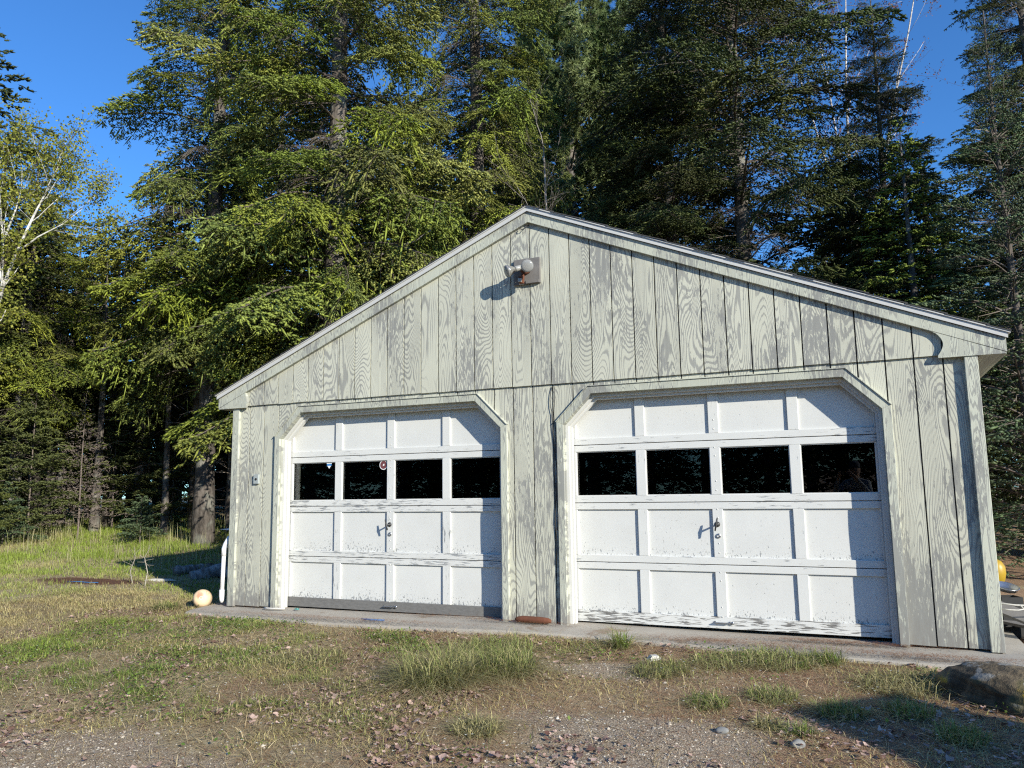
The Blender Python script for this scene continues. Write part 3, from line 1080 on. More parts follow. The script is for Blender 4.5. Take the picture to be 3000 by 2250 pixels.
def bough(seed, L, spacing=.055, tw=.036, pal=None, droop=.35, kn=6, twl=(.05, .12), rad=.0135, hang=.3, dead=0.0, wl=.42, acc=None, xf=None, wood=True, nl=.024, nw=.007, sub=6):
    """a conifer branch growing along +x with branchlets and needle twigs"""
    rs = np.random.RandomState(seed)
    A = acc or Acc()
    ph = rs.uniform(0, 6.28)

    def ax(t):
        t = np.asarray(t, float)
        return np.stack([L * t, L * .035 * np.sin(3 * t + ph) * t, L * (.13 * np.sin(np.pi * t) - droop * t ** 2 + droop * .75 * t ** 4)], -1)
    tt = np.linspace(0, 1, 9)
    ap = ax(tt)
    xform = (lambda P: P) if xf is None else xf
    if wood:
        A.tube(list(xform(ap)), list(np.maximum(.022 * L / 2.4 * (1 - tt) + .004, .004)), WOOD, 5)
    P0, P1, TP = [], [], []
    D0, D1 = [], []
    n2 = int(L / spacing)
    for i in range(n2):
        t = .13 + .86 * (i + rs.uniform(0, .7)) / n2
        side = 1 if i % 2 else -1
        p = ax(t)
        tan = unit(ax(min(t + .02, 1)) - ax(t - .02))
        prof = (math.sin(math.pi * min(1, .10 + .86 * t)) ** .7) * (1 - .25 * t)
        l = L * wl * prof * rs.uniform(.65, 1.15) + .05
        latv = unit(np.cross([0, 0, 1.], tan)) * side
        hg = hang * rs.uniform(.3, 1.6)
        d = unit(tan * rs.uniform(.45, .8) + latv * rs.uniform(.55, .95) + np.array([0, 0, rs.uniform(-.15, .12) - hg * .6]))
        isdead = rs.rand() < (dead + .25 * (t < .3))
        q = np.linspace(0, 1, 4)
        cur = p + d * (l * q)[:, None] + np.array([0, 0, -1.]) * (hg * .55 * l * q ** 2)[:, None]
        if wood and (isdead or i % 2 == 0):
            A.tube(list(xform(cur)), [.0065, .005, .004, .002], DEAD if isdead else WOOD, 3)
        # short side shoots along the branchlet, each a tuft of twigs
        m = max(3, int(l / (tw * 2.2)))
        s = (np.arange(m) + rs.uniform(0, .8, m)) / m
        sp = p + d * (l * s)[:, None] + np.array([0, 0, -1.]) * (hg * .55 * l * s ** 2)[:, None]
        sd = unit(d + np.array([0, 0, -1.]) * (hg * 1.1 * s)[:, None])
        sv = unit(np.cross(sd, [0, 0, 1.]))
        sg = np.where(np.arange(m) % 2 == 0, 1., -1.)[:, None]
        bd = unit(sd * rs.uniform(.5, .95, (m, 1)) + sv * sg * rs.uniform(.5, 1.0, (m, 1)) + np.array([0, 0, 1.]) * rs.uniform(-.35, .25, (m, 1)))
        bl = (.05 + .30 * l * (1 - .55 * s)) * rs.uniform(.6, 1.2, m)
        if isdead:
            D0.append(sp)
            D1.append(sp + bd * bl[:, None])
            D0.append(sp + bd * (bl * .4)[:, None])
            D1.append(sp + unit(bd + rs.normal(0, .6, (m, 3))) * (bl * .9)[:, None])
        else:
            e = sub
            tt3 = (np.arange(e)[None, :] + rs.uniform(0, .7, (m, e))) / e
            q0 = sp[:, None, :] + bd[:, None, :] * (bl[:, None] * tt3)[:, :, None] + np.array([0, 0, -.12]) * (bl[:, None] * tt3 ** 2)[:, :, None]
            sg3 = np.where(np.arange(e) % 2 == 0, 1., -1.)[None, :, None]
            bv = unit(np.cross(bd, [0, 0, 1.]))[:, None, :]
            td = unit(bd[:, None, :] * rs.uniform(.55, 1., (m, e, 1)) + bv * sg3 * rs.uniform(.25, .8, (m, e, 1)) + np.array([0, 0, 1.]) * rs.uniform(-.30, .38, (m, e, 1)))
            ln = rs.uniform(twl[0], twl[1], (m, e)) * (1 - .3 * tt3)
            P0 += [q0.reshape(-1, 3), cur[-2:-1]]
            P1 += [(q0 + td * ln[:, :, None]).reshape(-1, 3), cur[-1:] + d * twl[1] * .6]
            TP += [(.10 + .45 * s[:, None] + .40 * tt3 + .15 * t).ravel(), np.array([1.0])]
    # leader tips
    tp = ax(np.linspace(.75, 1, 6))
    P0.append(tp[:-1])
    P1.append(tp[1:] + np.array([.03, 0, .02]))
    TP.append(np.ones(5))
    P0, P1, TP = xform(np.concatenate(P0)), xform(np.concatenate(P1)), np.concatenate(TP)
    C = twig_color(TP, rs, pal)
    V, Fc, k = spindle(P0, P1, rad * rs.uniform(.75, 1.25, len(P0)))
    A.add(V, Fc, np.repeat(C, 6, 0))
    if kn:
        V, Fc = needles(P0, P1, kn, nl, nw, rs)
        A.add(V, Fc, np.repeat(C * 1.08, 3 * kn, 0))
    if D0:
        D0, D1 = xform(np.concatenate(D0)), xform(np.concatenate(D1))
        V, Fc, k = spindle(D0, D1, np.full(len(D0), .0028))
        A.add(V, Fc, DEAD * 1.05)
    return A


PAL_SPRUCE = ((.022, .042, .010), (.265, .295, .052))  # tips lighter as new growth, range widened for sunlit tips and shaded gaps
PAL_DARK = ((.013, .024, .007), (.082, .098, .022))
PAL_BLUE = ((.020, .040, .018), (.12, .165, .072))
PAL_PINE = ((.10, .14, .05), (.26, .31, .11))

bough_sets = {
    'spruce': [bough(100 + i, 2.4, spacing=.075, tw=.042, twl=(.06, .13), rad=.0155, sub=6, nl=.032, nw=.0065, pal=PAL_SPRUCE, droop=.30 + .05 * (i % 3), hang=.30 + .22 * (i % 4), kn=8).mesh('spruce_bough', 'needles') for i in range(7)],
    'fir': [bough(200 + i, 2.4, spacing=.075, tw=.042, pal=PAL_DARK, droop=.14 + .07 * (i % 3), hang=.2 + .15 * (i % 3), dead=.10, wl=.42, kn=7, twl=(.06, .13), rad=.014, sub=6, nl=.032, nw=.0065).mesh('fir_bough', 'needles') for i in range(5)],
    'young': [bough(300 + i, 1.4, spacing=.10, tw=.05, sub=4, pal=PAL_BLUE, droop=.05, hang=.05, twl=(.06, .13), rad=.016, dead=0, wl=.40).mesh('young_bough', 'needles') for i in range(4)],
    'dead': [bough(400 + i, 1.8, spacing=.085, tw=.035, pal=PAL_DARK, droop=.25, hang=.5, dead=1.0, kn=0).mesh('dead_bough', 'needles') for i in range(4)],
}


def pine_bough(seed):
    rs = np.random.RandomState(seed)
    A = Acc()
    L = 2.2
    tt = np.linspace(0, 1, 7)
    ap = np.stack([L * tt, .05 * np.sin(4 * tt + seed), L * (.25 * tt ** 2)], -1)
    A.tube(list(ap), list(.02 * (1 - tt) + .004), WOOD, 5)
    c = []
    for i in range(52):
        t = rs.uniform(.25, 1)
        p = np.array([L * t, .05 * math.sin(4 * t + seed), L * .25 * t * t])
        e = p + unit(np.array([rs.uniform(.2, 1), rs.uniform(-1, 1), rs.uniform(-.2, .7)])) * rs.uniform(.1, .55) * (1.15 - .5 * t)
        A.tube([p, (p + e) / 2 + [0, 0, -.02], e], [.006, .005, .003], WOOD, 3)
        c.append(e)
        c.append((p + e) / 2 + rs.normal(0, .04, 3))
    c = np.array(c)
    N = len(c)
    k = 52
    d = unit(rs.normal(size=(N * k, 3)) + np.array([.45, 0, .35]))
    base = np.repeat(c, k, 0) + rs.normal(0, .012, (N * k, 3))
    wv = unit(np.cross(d, rs.normal(size=(N * k, 3)))) * .0075
    V = np.stack([base - wv, base + wv, base + d * rs.uniform(.07, .13, (N * k, 1)) + np.array([0, 0, -.015])], 1).reshape(-1, 3)
    col = twig_color(np.repeat(rs.uniform(0, 1, N), k), rs, PAL_PINE)
    A.add(V, np.arange(N * k * 3).reshape(-1, 3), np.repeat(col, 3, 0))
    return A.mesh('pine_bough', 'needles')


bough_sets['pine'] = [pine_bough(500 + i) for i in range(4)]


def trunk_obj(parent, H, r0, mat, seed, lean=(0, 0), n=14, seg=16, zmin=-.25):
    rs = np.random.RandomState(seed)
    z = np.linspace(zmin, H, seg)
    pts, rad = [], []
    for i, q in enumerate(z):
        t = max(q, 0) / H
        pts.append((lean[0] * t + .04 * math.sin(q * .6 + seed) * t, lean[1] * t + .04 * math.cos(q * .5 + seed) * t, q))
        rad.append(max(r0 * (1 - t) ** .85, .012) * (1 + .35 * math.exp(-max(q, 0) * 3)) * rs.uniform(.96, 1.04))
    V, Fc = tube(pts, rad, n)
    return obj('trunk', V, Fc, mat, parent, smooth=True), (lambda q: np.array([np.interp(q, z, [p[0] for p in pts]), np.interp(q, z, [p[1] for p in pts]), q]))


def conifer(name, x, y, H, r0, z0, Rmax, kind, label, seed, density=13, group=None, profile=None, dead_low=.12, mat='spruce_bark', lean=(0, 0), pitch=(-14, 32), cat='spruce tree', vis=True, stub=True, face=None):
    """trunk, a crown of dead inner limbs, and boughs hung on the crown"""
    rnd = random.Random(seed)
    zb = gz(x, y)
    T = tag(empty(name, (x, y, zb)), label, cat, group)
    tr, axis_ = trunk_obj(T, H, r0, mat, seed, lean)
    # crown part: the bare inner limbs, dead stubs and twigs
    A = Acc()
    rs = np.random.RandomState(seed)
    q = z0 * .35
    while q < H * .85:
        az = rs.uniform(0, 6.283)
        ll = rs.uniform(.3, .8) * Rmax * .5
        p = axis_(q)
        dv = np.array([math.cos(az), math.sin(az), rs.uniform(-.35, .15)])
        pts = [p, p + dv * ll * .5 + [0, 0, -.02], p + dv * ll + [0, 0, rs.uniform(-.15, .1)]]
        A.tube(pts, [.013, .009, .003], DEAD * rs.uniform(.6, 1.2), 4)
        m = 7
        b0 = np.array([p + dv * ll * s for s in rs.uniform(.3, 1, m)])
        V, Fc, k = spindle(b0, b0 + unit(rs.normal(size=(m, 3)) + dv) * rs.uniform(.1, .4, (m, 1)), np.full(m, .004))
        A.add(V, Fc, DEAD * rs.uniform(.6, 1.1))
        q += rs.uniform(.10, .28)
    crown = bpy.data.objects.new('crown', A.mesh('crown', 'needles'))
    link(crown, T)
    prof = profile or (lambda t: (1 - t) ** .75 * min(1.0, .70 + t * 3))
    z = z0
    ga = rnd.uniform(0, 6.28)
    while z < H - .15:
        t = (z - z0) / (H - z0)
        ga += 2.399 + rnd.uniform(-.5, .5)
        L = max(.28, Rmax * prof(t) * rnd.uniform(.68, 1.15))
        isdead = rnd.random() < (dead_low * (1.6 if t < .2 else .7))
        if isdead:
            L = min(L, 2.6) * rnd.uniform(.35, .8)
        me = rnd.choice(bough_sets['dead'] if isdead else bough_sets[kind])
        base_L = {'young': 1.4, 'dead': 1.8, 'pine': 2.2}.get('dead' if isdead else kind, 2.4)
        wp = axis_(z)
        tipz = zb + z
        b = bpy.data.objects.new('dead_bough' if isdead else 'bough', me)
        s = L / base_L
        b.location = tuple(wp)
        b.rotation_euler = Euler((rnd.uniform(-.25, .25), -R(pitch[0] + (pitch[1] - pitch[0]) * t + rnd.uniform(-9, 9)), ga), 'XYZ')
        th = min(1.35, max(.8, s ** -.3)) if s < 1 else 1.0
        b.scale = (s, s * th * rnd.uniform(.85, 1.2), s * th * rnd.uniform(.85, 1.2))
        link(b, crown)
        # thin out far above the picture
        u_, v_, d_ = project(np.array([x, y, zb + z]))
        step = 1.0 / density * (1 + .6 * t)
        if v_ < -350:
            step *= 2.5
        z += step * rnd.uniform(.7, 1.3)
    return T


# the big spruces left of and behind the garage
full = lambda t: (1 - t) ** .7 * min(1.0, .72 + t * 2.5)
conifer('spruce_tree', -9.25, 5.1, 23, .19, 3.5, 2.7, 'spruce', 'big yellow green spruce whose thick lower trunk shows beside garage corner', 1, 10, dead_low=.14, profile=full)
tall_spruce = conifer('spruce_tree', -6.45, 5.5, 24, .25, 2.2, 3.4, 'spruce', 'tallest yellow green spruce rising over the low end of the roof', 2, 10, dead_low=.16, profile=full)
conifer('spruce_tree', -5.0, 8.9, 23, .24, 3.0, 3.0, 'spruce', 'yellow green spruce directly behind the garage roof slope', 3, 10, dead_low=.2, profile=full)
# open fir behind the ridge's right side
conifer('fir_tree', .8, 10.0, 24, .19, 3.2, 4.0, 'fir', 'open dark fir with pale trunk and bare limbs, sky between branches', 4, 10.5, dead_low=.28, pitch=(4, 34), cat='fir tree', profile=full)
conifer('fir_tree', *polar(1985, 17.2), 16, .2, 2.0, 2.5, 'fir', 'dense dark narrow fir between the open fir and the pine', 5, 17, dead_low=.10, pitch=(-5, 40), cat='fir tree')
conifer('pine_tree', *polar(1690, 25.0), 27, .22, 5.0, 4.3, 'pine', 'soft pale green white pine rising behind the roof peak', 6, 17, dead_low=.04, pitch=(10, 45), cat='pine tree', profile=full, mat='dead_bark')
conifer('spruce_tree', 4.95, 6.0, 8.35, .09, .5, 1.75, 'young', 'slender blue green young spruce past the garage right corner', 7, 23, dead_low=0, pitch=(-5, 45), mat='young_bark')
conifer('fir_tree', 3.6, 10.4, 11.4, .14, 1.2, 2.3, 'fir', 'dark low fir standing between open fir and young spruce', 8, 17, dead_low=.15, pitch=(0, 40), cat='fir tree')
conifer('fir_tree', 5.9, 8.6, 13, .16, 1.0, 2.5, 'fir', 'dark fir at the wood edge behind the young spruce', 9, 14, dead_low=.12, pitch=(-5, 40), cat='fir tree')
conifer('spruce_tree', -13.4, 4.0, 8.6, .14, 2.9, 2.0, 'spruce', 'lit spruce with pointed top behind the white birch', 10, 15, dead_low=.12)
conifer('spruce_tree', -14.2, 2.4, 9.6, .15, 2.7, 2.2, 'fir', 'darker spruce at the lawn edge behind the white birch stem', 12, 13, dead_low=.2)


# ------------------------------------------------------------------ farther forest: one crown mesh per kind, shared
def far_crown(seed, H, z0, Rm, pal, nb):
    rs = np.random.RandomState(seed)
    A = Acc()
    ga = 0
    for i in range(nb):
        t = (i + rs.rand()) / nb
        z = z0 + (H - z0) * t ** .92
        ga += 2.399 + rs.uniform(-.4, .4)
        L = max(.25, Rm * (1 - t) ** .8 * rs.uniform(.65, 1.15))
        pit = R(-12 + 45 * t + rs.uniform(-8, 8))
        Mx = np.array(Euler((0, -pit, ga), 'XYZ').to_matrix())
        bough(seed * 1000 + i, L, spacing=.17, tw=.11, pal=pal, droop=.25, hang=.35, kn=2, twl=(.09, .18), rad=.024, wl=.46, sub=4, acc=A, xf=lambda P, Mx=Mx, z=z: np.asarray(P) @ Mx.T + np.array([0, 0, z]), wood=False, nl=.05, nw=.014)
    return A.mesh('crown', 'needles')


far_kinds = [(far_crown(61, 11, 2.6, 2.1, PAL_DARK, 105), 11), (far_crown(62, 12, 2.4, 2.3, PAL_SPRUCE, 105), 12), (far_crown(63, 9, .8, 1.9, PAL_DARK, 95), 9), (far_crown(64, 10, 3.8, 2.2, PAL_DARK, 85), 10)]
far_trunk = {}
FAR = []
rnd = random.Random(77)


# rows of forest: (u from, u to, distance, count, height range)
for u0, u1, d0, cnt, h0, h1 in [(-500, 60, 20, 5, 8.5, 11.5), (60, 560, 22, 6, 6.8, 8.4), (-700, 750, 26, 13, 7.5, 9.2), (-700, 750, 30, 14, 8.5, 10.0), (560, 1500, 21, 7, 9, 14),
                                (700, 2000, 27, 9, 11, 16), (2350, 3300, 18.5, 6, 7.5, 9.5), (1900, 3600, 25, 9, 6.5, 8.0), (3000, 3700, 14.5, 4, 8, 11),
                                (-900, -300, 18, 4, 9, 12), (-600, 3800, 34, 18, 10, 13), (2500, 2850, 17, 3, 7.3, 8.6)]:
    for i in range(cnt):
        u = u0 + (u1 - u0) * (i + rnd.uniform(.15, .85)) / cnt
        d = d0 + rnd.uniform(-1.6, 1.6)
        FAR.append((*polar(u, d), rnd.uniform(h0, h1)))
kind_words = ['dark green spruce', 'yellow green spruce', 'low bushy dark fir', 'high crowned fir with bare stem']


def sector(x, y):
    u, v, d = project(np.array([x, y, 3.0]))
    far_ = ' deep' if math.hypot(x - CAM[0], y - CAM[1]) > 24 else ''
    for lim, wd in ((150, 'behind the white birch'), (700, 'behind the thick trunked spruce'), (1350, 'behind the tallest spruce'), (1800, 'behind the roof peak and pine'),
                    (2450, 'behind the open fir'), (1e9, 'behind the young spruce')):
        if u < lim:
            return far_ + ' in the wood ' + wd


for i, (fx, fy, H) in enumerate(FAR):
    if 2.0 < fx < 7.5 and fy < 8:
        continue
    k = rnd.randrange(4)
    if project(np.array([fx, fy, 3.0]))[0] < 750:
        k = (0, 3, 3, 0)[k] if math.hypot(fx - CAM[0], fy - CAM[1]) < 24 else 2
    me, h0 = far_kinds[k]
    T = tag(empty('forest_tree', (fx, fy, gz(fx, fy))), kind_words[k] + sector(fx, fy), 'conifer', 'forest trees: ' + kind_words[k] + sector(fx, fy))
    s = H / h0
    tk = far_trunk.get(k)
    if tk is None:
        V, Fc = tube([(0, 0, -.3), (.03, 0, h0 * .3), (0, .03, h0 * .65), (0, 0, h0 * .98)], [.17, .13, .07, .01], 10)
        tk = far_trunk[k] = mesh('trunk', V, Fc, 'spruce_bark', True)
    for nm, mm_ in (('trunk', tk), ('crown', me)):
        c = bpy.data.objects.new(nm, mm_)
        link(c, T)
    T.scale = (s * rnd.uniform(.95, 1.25), s * rnd.uniform(.95, 1.25), s)
    T.rotation_euler = (0, 0, rnd.uniform(0, 6.28))

# bare stems inside the wood on the left, and understorey
for i, (u, d, H, r_) in enumerate([(300, 19.5, 6.2, .10), (420, 20.5, 6.5, .12), (60, 19, 6, .09), (500, 19, 6.5, .08), (200, 21, 6, .11), (690, 19, 8, .13)]):
    fx, fy = polar(u, d)
    T = tag(empty('bare_spruce', (fx, fy, gz(fx, fy))), 'thin bare conifer stem with dead twigs in shade at the lawn edge', 'dead tree', 'bare stems in the shade')
    tr, ax_ = trunk_obj(T, H, r_, 'spruce_bark', 50 + i)
    A = Acc()
    rs = np.random.RandomState(i)
    for q in np.arange(.4, H * .9, .16):
        az = rs.uniform(0, 6.28)
        p = ax_(q)
        dv = np.array([math.cos(az), math.sin(az), rs.uniform(-.4, .2)])
        l = rs.uniform(.3, 1.1)
        A.tube([p, p + dv * l * .5, p + dv * l + [0, 0, -.08]], [.009, .006, .002], DEAD * .8, 3)
        m = 8
        b0 = np.array([p + dv * l * s for s in rs.uniform(.3, 1, m)])
        V, Fc, k = spindle(b0, b0 + unit(rs.normal(size=(m, 3)) + dv) * rs.uniform(.1, .35, (m, 1)), np.full(m, .003))
        A.add(V, Fc, DEAD * .7)
    link(bpy.data.objects.new('dead_twigs', A.mesh('dead_twigs', 'needles')), T)


def sapling_mesh(seed, H, Rm, pal, dead=0.0):
    rs = np.random.RandomState(seed)
    A = Acc()
    A.tube([(0, 0, -.05), (0, .01, H * .5), (0, 0, H)], [.02, .012, .003], WOOD, 6)
    ga = 0
    nb = int(26 * H)
    for i in range(nb):
        t = (i + rs.rand()) / nb
        ga += 2.399
        L = max(.1, Rm * (1 - t) ** .8 * rs.uniform(.7, 1.1))
        Mx = np.array(Euler((0, -R(rs.uniform(0, 30) + 20 * t), ga), 'XYZ').to_matrix())
        bough(seed * 77 + i, L, spacing=.06, tw=.05, sub=4, pal=pal, droop=.15, hang=.1, kn=5, twl=(.04, .09), rad=.012, wl=.4, dead=dead, acc=A, xf=lambda P, Mx=Mx, t=t: np.asarray(P) @ Mx.T + np.array([0, 0, H * (.06 + .92 * t)]), wood=False)
    return A.mesh('foliage', 'needles')


sap = [sapling_mesh(5, 1.3, .75, PAL_BLUE), sapling_mesh(6, 2.4, 1.0, PAL_DARK), sapling_mesh(7, 2.6, .8, PAL_DARK, 1.0)]
for i, (u, d, k, s, lab) in enumerate([(432, 17.2, 0, .72, 'small bright fir sapling at the edge of tall grass'), (110, 18.6, 1, 1.25, 'shaded fir sapling among bare stems'),
                                       (255, 18.4, 2, 1.15, 'dead brown sapling standing before the dark wood'), (-60, 17.5, 1, .9, 'bushy fir sapling by the lawn edge under birch'),
                                       (40, 18.0, 0, .9, 'low spreading fir sapling in dim shade'), (520, 19.5, 1, 1.0, 'shaded fir sapling behind the thick spruce trunk'), (350, 20.0, 1, 1.3, 'taller shaded fir sapling inside the dark wood')]):
    fx, fy = polar(u, d)
    o = bpy.data.objects.new('fir_sapling' if k != 2 else 'dead_sapling', sap[k])
    o.location = (fx, fy, gz(fx, fy))
    o.scale = (s, s, s)
    o.rotation_euler = (0, 0, i * 1.3)
    link(o)
    tag(o, lab, 'sapling')


# ------------------------------------------------------------------ broadleaf trees
def branch_tree(name, x, y, stems, mat, label, seed, leaf_pal, leaf_n, leaf_size, fine=.5, cat='birch tree', twig_col=WOOD, depth=3, leaf_spread=.12):
    rs = np.random.RandomState(seed)
    zb = gz(x, y)
    T = tag(empty(name, (x, y, zb)), label, cat)
    A = Acc()
    W = []
    tips = []

    def grow(p, d, l, r, lev):
        n = 4
        pts = [p]
        dd = d.copy()
        for i in range(n):
            dd = unit(dd + rs.normal(0, .13, 3) + np.array([0, 0, .05]))
            pts.append(pts[-1] + dd * l / n)
        rad = list(np.linspace(r, max(r * .45, .003), n + 1))
        if lev <= 1:
            V, Fc = tube(pts, rad, 7 if lev == 0 else 5)
            W.append((V, Fc))
        else:
            A.tube(pts, rad, twig_col * rs.uniform(.8, 1.2), 3)
        if lev >= depth - 1:
            tips.extend(pts[1:])
        if lev < depth:
            for k in range(rs.randint(3, 6) if lev else rs.randint(5, 8)):
                i = rs.randint(1, n + 1)
                nd = unit(dd + rs.normal(0, .55, 3) + np.array([0, 0, .15]))
                grow(pts[i], nd, l * rs.uniform(.4, .68), rad[i] * .55, lev + 1)
    for pts, r0, r1 in stems:
        pts = [np.array(p, float) for p in pts]
        rad = np.linspace(r0, r1, len(pts))
        V, Fc = tube(pts, list(rad), 10)
        W.append((V, Fc))
        for i in range(1, len(pts)):
            for k in range(3):
                s = rs.rand()
                p = pts[i - 1] * (1 - s) + pts[i] * s
                d = unit(unit(pts[i] - pts[i - 1]) + rs.normal(0, .7, 3))
                if i > len(pts) // 3:
                    grow(p, d, rs.uniform(.7, 1.5) * fine * 2, rad[i] * .5, 1)
        grow(pts[-1], unit(pts[-1] - pts[-2]), 1.2 * fine * 2, r1, 1)
    V, Fc = join(W)
    obj('trunk', V, Fc, mat, T, smooth=True)
    tips = np.array(tips)
    if leaf_n:
        c = np.repeat(tips, leaf_n, 0) + rs.normal(0, leaf_spread, (len(tips) * leaf_n, 3))
        N = len(c)
        d = unit(rs.normal(size=(N, 3)))
        b = unit(np.cross(d, rs.normal(size=(N, 3))))
        s = leaf_size * rs.uniform(.6, 1.2, (N, 1))
        V = np.stack([c, c + d * s * .5 + b * s * .36, c + d * s, c + d * s * .5 - b * s * .36], 1).reshape(-1, 3)
        Fc = (np.arange(N)[:, None, None] * 4 + np.array([[0, 1, 2], [0, 2, 3]])[None]).reshape(-1, 3)
        t = rs.rand(N, 1)
        A.add(V, Fc, np.repeat(np.array(leaf_pal[0]) * (1 - t) + np.array(leaf_pal[1]) * t, 4, 0))
    link(bpy.data.objects.new('crown', A.mesh('crown', 'leaves')), T)
    return T


bx, by = polar(-95, 15.6)
lv = .52 * unit(np.array(polar(400, 15.2)) - np.array([bx, by]))     # sideways on the ground


def S(side, z, dep=0.0):
    return (lv[0] * side + lv[1] * dep * -1, lv[1] * side + lv[0] * dep, z)


branch_tree('birch_tree', bx, by, [
    ([S(-.05, -.2), S(.15, 1.8), S(.42, 3.6), S(.72, 4.5)], .045, .034),
    ([S(.72, 4.5), S(1.05, 5.2), S(1.45, 5.9, .1), S(1.70, 6.3, .2), S(1.9, 6.6, .2)], .030, .009),
    ([S(.72, 4.5), S(.62, 5.4, .2), S(.45, 6.0, .3), S(.35, 6.4, .3)], .026, .009),
    ([S(1.05, 5.2), S(1.7, 5.5, -.2), S(2.4, 5.75, -.3)], .02, .006),
    ([S(.62, 5.4, .2), S(.92, 6.1, .3), S(1.0, 6.4, .3)], .02, .007)],
    'birch_bark', 'forked white birch with small fresh leaves at the lawn edge', 21, ((.15, .18, .03), (.33, .32, .055)), 5, .05, .34, leaf_spread=.10)
bx, by = polar(2530, 19.5)
lv = unit(np.array(polar(2900, 19.5)) - np.array([bx, by]))
branch_tree('bare_birch', bx, by, [
    ([S(0, -.2), S(.1, 3), S(.12, 6), S(.05, 8.5), S(.1, 10.2), S(.25, 12.6)], .075, .012),
    ([S(.1, 5.0), S(-.2, 7.2), S(-.6, 9.2), S(-1.0, 11.2), S(-1.2, 13)], .04, .01),
    ([S(.1, 4.5), S(.6, 7), S(1.0, 9.3), S(1.5, 11.2), S(1.9, 13)], .04, .01),
    ([S(.12, 6), S(-.1, 8), S(-.25, 10), S(-.5, 12.5)], .035, .01)],
    'bare_birch_bark', 'nearly leafless pale stemmed birch against sky behind fir', 22, ((.12, .05, .03), (.20, .10, .06)), 3, .045, .62, twig_col=np.array([.17, .12, .10]), leaf_spread=.05)
bx, by = polar(1615, 16.4)
lv = unit(np.array(polar(1900, 16.4)) - np.array([bx, by]))
branch_tree('dead_tree', bx, by, [([S(0, -.2), S(.02, 3), S(0, 6), S(-.03, 7.2), S(-.06, 8.6)], .05, .012)],
            'dead_bark', 'grey dead tree with bare curved twigs above the roof peak', 23, ((.24, .11, .06), (.36, .17, .10)), 0, .08, .5, 'dead tree', twig_col=np.array([.30, .26, .23]))
bx, by = polar(1690, 16.2)
branch_tree('withered_shrub', bx, by, [([(0, 0, 0), (.1, 0, 1.5), (.2, .1, 3.2), (.5, .1, 4.6)], .03, .012), ([(0, 0, 0), (-.2, 0, 1.6), (-.5, .1, 3.3), (-.6, 0, 4.5)], .03, .012)],
            'dead_bark', 'withered shrub with brown curled leaves just over the roof', 24, ((.22, .09, .05), (.36, .17, .10)), 1, .10, .34, 'shrub', twig_col=np.array([.22, .18, .16]))
# one long bare limb reaching out of the spruce crown
o = obj('broken_limb', *tube([(0, 0, 0), (.65, .1, .10), (1.3, .1, .36), (1.75, .12, .45), (2.1, .1, .62)], [.035, .03, .022, .018, .008], 7), 'dead_bark', tall_spruce, smooth=True)
o.location = (.1, -.3, 5.3)
o.rotation_euler = (0, 0, R(5))

# ------------------------------------------------------------------ wood on the far side of the clearing (mirrored in the panes)
for i in range(34):
    fx = -25 + (i % 17) * 2.1 + (1.0 if i > 16 else 0) + rnd.uniform(-.5, .5)
    fy = -19 - rnd.uniform(0, 2) - (4 if i > 16 else 0)
    k = (2, 0, 2)[i % 3]
    me, h0 = far_kinds[k]
    H = rnd.uniform(8, 11)
    T = tag(empty('forest_tree', (fx, fy, gz(fx, fy))), 'conifer across the clearing, mirrored darkly in the door panes', 'conifer', 'trees across the clearing')
    for nm, mm_ in (('trunk', far_trunk[k]), ('crown', me)):
        link(bpy.data.objects.new(nm, mm_), T)
    T.scale = (H / h0 * 1.5, H / h0 * 1.5, H / h0)
    T.rotation_euler = (0, 0, rnd.uniform(0, 6.28))

# ------------------------------------------------------------------ unseen shed, made up to cast the shadow in front of the boulder
A1 = np.array([2.86, -1.15])
E1 = np.array([2.29, -1.76])
HS = 2.15
off = SUN[:2] / SUN[2] * HS
pa, pe = A1 + off, E1 + off
ed = unit(pa - pe)
wid = float(np.linalg.norm(pa - pe))
sz = gz(*((pa + pe) / 2))
shed = tag(empty('shadow_shed', (float((pa + pe)[0] / 2), float((pa + pe)[1] / 2), sz)), 'unseen narrow wooden shed made up to cast the shadow before the boulder', 'shed')
shed.rotation_euler = (0, 0, math.atan2(ed[1], ed[0]))
hh = HS - sz - .10
for k in range(6):
    x0_ = -wid / 2 + .01 + k * (wid - .02) / 6
    for yy in (-.012, -1.112):
        obj('plank', *box(x0_ + .002, x0_ + (wid - .02) / 6 - .002, yy - .01, yy + .01, .02, hh - .06), 'shed_wood', shed)
for k in range(8):
    y0_ = -1.095 + k * .1335
    for xx in (-wid / 2 + .012, wid / 2 - .012):
        obj('plank', *box(xx - .01, xx + .01, y0_ + .002, y0_ + .1315, .02, hh - .06), 'shed_wood', shed)
obj('roof', *box(-wid / 2, wid / 2, -1.14, .0, hh - .055, hh), 'shingle', shed)
obj('door', *box(-.28, .28, -.0015 + .004, .022, .06, hh - .25), 'shed_wood', shed)
obj('door_handle', *box(.2, .225, .023, .06, .95, 1.06), 'iron', shed)

# ------------------------------------------------------------------ the person taking the picture, mirrored in the right door
fwd = np.array([-math.sin(R(YAW)), math.cos(R(YAW))])
foot = CAM[:2] - fwd * .43
fz = gz(*foot)
person = tag(empty('person', (foot[0], foot[1], fz)), 'person in grey sweater holding up a phone with both hands, mirrored in door pane', 'person')
person.rotation_euler = (0, 0, R(YAW))
eye = CAM[2] - fz
PV, PE, PR = [], [], []


def jv(p, r, parent=None):
    PV.append(p)
    PR.append(r)
    if parent is not None:
        PE.append((parent, len(PV) - 1))
    return len(PV) - 1


